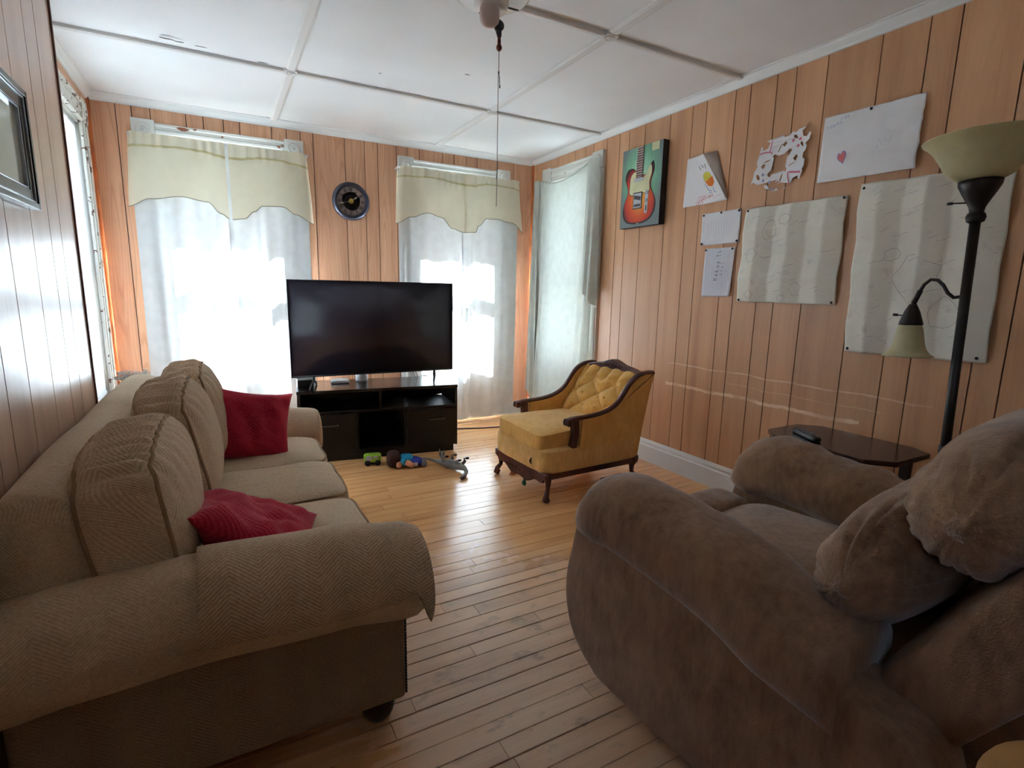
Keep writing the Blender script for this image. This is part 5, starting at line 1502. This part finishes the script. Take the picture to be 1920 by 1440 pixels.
mb = MB(); mb.tube([(-.02, -.030, .055), (.012, -.052, .042), (.035, -.058, .028), (.05, -.058, .024)], [.020, .021, .019, .014], 10); mb.build('arm', 'doll_skin', sht, local=True)
mb = MB(); mb.tube([(-.03, -.026, .060), (-.002, -.045, .048)], [.022, .024], 10); mb.build('sleeve', 'doll_shirt', sht, local=True)
mb = MB(); mb.tube([(-.01, .045, .055), (.03, .062, .045), (.05, .065, .035)], [.018, .018, .013], 10); mb.build('arm', 'doll_skin', sht, local=True)
for y in (-.022, .026):
    mb = MB(); mb.tube([(.035, y, .042), (.075, y, .040), (.105, y, .032)], [.026, .025, .020], 12); lg_ = mb.build('leg', 'doll_pants', DL, local=True)
    mb = MB(); mb.rbox((.122, y, .026), (.022, .020, .025), 8, 3); mb.build('shoe', 'doll_shoe', lg_, local=True)
mb = MB(); mb.box(.048, .078, -.0515, -.0485, .018, .044); mb.build('cloth_tag', 'white_plastic', DL, local=True, smooth=False)
def dino(loc, rz, label, roll, sc=1.0):
    D_ = thing('toy_dinosaur', label, 'toy dinosaur', loc, (0, 0, rz), 'grey toy dinosaurs by the console')
    sp_ = [(-.165, 0, .012), (-.13, 0, .016), (-.09, 0, .024), (-.05, 0, .030), (-.01, 0, .034), (.03, 0, .036), (.065, 0, .032), (.095, .004, .030), (.120, .008, .022), (.145, .010, .016), (.165, .008, .013)]
    rr = [.004, .007, .011, .017, .026, .028, .021, .014, .013, .011, .006]
    q = [Vector(p) * sc for p in sp_]
    mb = MB(); mb.tube(q, [r_ * sc for r_ in rr], 12); b = mb.build('body', 'toy_grey', D_, local=True)
    for (x, s, h_) in ((-.012, -1, .075), (-.012, 1, .085), (.055, -1, .050), (.055, 1, .060)):
        if roll:   # lying on its back, feet in the air
            pts = [(x, s * .016, .040), (x - .008, s * .022, .060), (x + .010, s * .022, h_), (x + .026, s * .024, h_ + .004)]
        else:
            pts = [(x, s * .016, .030), (x - .006, s * .030, .022), (x + .006, s * .036, .010), (x + .020, s * .036, .006)]
        mb = MB(); mb.tube([Vector(p) * sc for p in pts], [.011 * sc, .009 * sc, .006 * sc, .005 * sc], 8); l_ = mb.build('leg', 'toy_grey', D_, local=True)
        mb = MB(); mb.rbox(Vector(pts[-1]) * sc, (.011 * sc, .008 * sc, .006 * sc), 6, 3); mb.build('foot', 'toy_brown', l_, local=True)
    mb = MB(); mb.tube([Vector(p) * sc for p in ((.150, .004, .012), (.175, .0, .008))], [.007 * sc, .003 * sc], 8); mb.build('jaw', 'toy_brown', b, local=True)
    return D_
D2 = thing('toy_dinosaur', 'grey toy dinosaur lying on its back, feet in the air, nearest the camera', 'toy dinosaur', (1.33, 3.31, 0), group='grey toy dinosaurs by the console')
sp2 = [(1.262, 3.600, .012), (1.280, 3.53, .018), (1.298, 3.46, .024), (1.315, 3.395, .032), (1.335, 3.335, .038), (1.362, 3.285, .040), (1.390, 3.240, .038), (1.405, 3.195, .034), (1.398, 3.150, .027), (1.372, 3.115, .020), (1.345, 3.095, .016), (1.325, 3.085, .013)]
mb = MB(); mb.tube(sp2, [.004, .008, .013, .022, .032, .034, .026, .016, .014, .014, .012, .006], 14); b_ = mb.build('body', 'toy_grey', D2)
mb = MB(); mb.tube([(1.372, 3.112, .012), (1.345, 3.088, .006), (1.328, 3.076, .005)], [.009, .007, .003], 8); mb.build('jaw', 'toy_brown', b_)
for i_, dx_, dy_, h_ in ((4, -.022, .012, .085), (4, .026, -.004, .095), (6, -.018, .016, .075), (6, .026, .004, .088)):
    c_ = Vector(sp2[i_]); e_ = c_ + Vector((dx_ * 1.2, dy_, 0)); e_.z = h_
    mb = MB(); mb.tube([c_ + Vector((dx_ * .6, 0, .012)), c_ + Vector((dx_ * 1.5, dy_ * .5, .034)), e_, e_ + Vector((.022, -.008, .004))], [.013, .011, .007, .006], 8); l_ = mb.build('leg', 'toy_grey', D2)
    mb = MB(); mb.rbox(e_ + Vector((.022, -.008, .004)), (.013, .010, .008), 6, 3); mb.build('foot', 'toy_brown', l_)
dino((1.385, 3.575, .0), rad(70), 'smaller grey toy dinosaur close against the console corner', True, .72)
def blob(name, loc, mat, h, label, cat, seed=0, extra=None):
    T_ = thing(name, label, cat, loc)
    mb = MB(); mb.rbox((0, 0, h[2]), h, 8, 2.6, lambda p, v: v + v.normalized() * .005 * noise.noise(v * 60 + Vector((seed, 0, 0)))); mb.build('body', mat, T_, local=True)
    if extra: extra(T_)
    return T_
def ex1(T_):
    mb = MB(); mb.rbox((.026, .004, .014), (.014, .012, .013), 6, 2.4); mb.build('head', 'toy_dark', T_, local=True)
    mb = MB(); mb.tube([(-.02, 0, .012), (-.03, -.008, .004)], .005, 6); mb.build('leg', 'toy_orange', T_, local=True)
blob('toy_figure', (1.700, 3.035, 0), 'toy_orange', (.020, .016, .016), 'tiny orange and brown toy figure under the front of the armchair', 'toy', 2, ex1)
def ex2(T_):
    mb = MB(); mb.lathe([(.008, .03), (.011, .036), (.006, .046), (0, .048)], 10); mb.build('head', 'toy_jade', T_, local=True)
blob('toy_figure', (1.662, 2.815, 0), 'toy_jade', (.014, .013, .017), 'tiny green toy figure on the floor before the armchair', 'toy', 6, ex2)

# ------------------------------------------------------------------ bits at the edges
WB = thing('wooden_crate', 'low brown wooden crate on the floor between the armchair and recliner', 'crate', (2.115, 2.40, 0), (0, 0, rad(6)))
for nm, b in (('side_board', (-.09, .09, -.09, -.078, .0, .105)), ('side_board', (-.09, .09, .078, .09, .0, .105)), ('end_board', (-.09, -.078, -.078, .078, .0, .105)), ('end_board', (.078, .09, -.078, .078, .0, .105)), ('bottom_board', (-.078, .078, -.078, .078, .004, .014))):
    L(WB, nm, 'box_wood', [b], .002)
TR = thing('wooden_tray', 'low tan wooden tray with dark blue cloth on the floor behind the recliner', 'tray', (2.21, .42, 0), (0, 0, rad(8)))
for nm, b in (('side_board', (-.15, -.09, -.20, .16, 0, .028)), ('side_board', (.09, .15, -.20, .16, 0, .028)), ('end_board', (-.09, .09, .13, .16, 0, .028)), ('bottom_board', (-.09, .09, -.2, .13, 0, .008))):
    L(TR, nm, 'tan_wood', [b], .003)
mb = MB(); mb.grid(24, 24, lambda u, v: (-.085 + .17 * u, -.19 + .31 * v, .016 + .02 * abs(noise.noise((u * 6, v * 8, 2))))); mb.build('cloth', 'navy_cloth', TR, local=True)
SL = thing('wooden_stool', 'round tan wooden stool at the bottom right corner', 'stool', (1.02, .095, 0))
mb = MB(); mb.lathe([(0, .515), (.150, .515), (.165, .522), (.170, .535), (.165, .547), (.150, .552), (0, .552)], 44); mb.build('seat', 'stool_wood', SL, local=True, angle=40)
for k in range(4):
    a = PI / 4 + k * PI / 2
    mb = MB(); mb.tube([(.15 * cos(a), .15 * sin(a), 0), (.10 * cos(a), .10 * sin(a), .52)], [.013, .017], 10); mb.build('leg', 'stool_wood', SL, local=True)
for k in range(4):
    a = PI / 4 + k * PI / 2; b = a + PI / 2
    mb = MB(); mb.tube([(.13 * cos(a), .13 * sin(a), .2), (.13 * cos(b), .13 * sin(b), .2)], .008, 8); mb.build('stretcher', 'stool_wood', SL, local=True)
mb = MB(); mb.tube([(1.55, 4.40, .006), (1.70, 4.36, .006), (1.85, 4.285, .006), (2.0, 4.235, .006), (2.15, 4.20, .006), (2.35, 4.17, .006), (2.6, 4.2, .006)], .006, 8)
put(mb.build('extension_cord', 'cord_purple', None), 'thin purple-brown cord along the floor under the sheer curtain', 'cord')
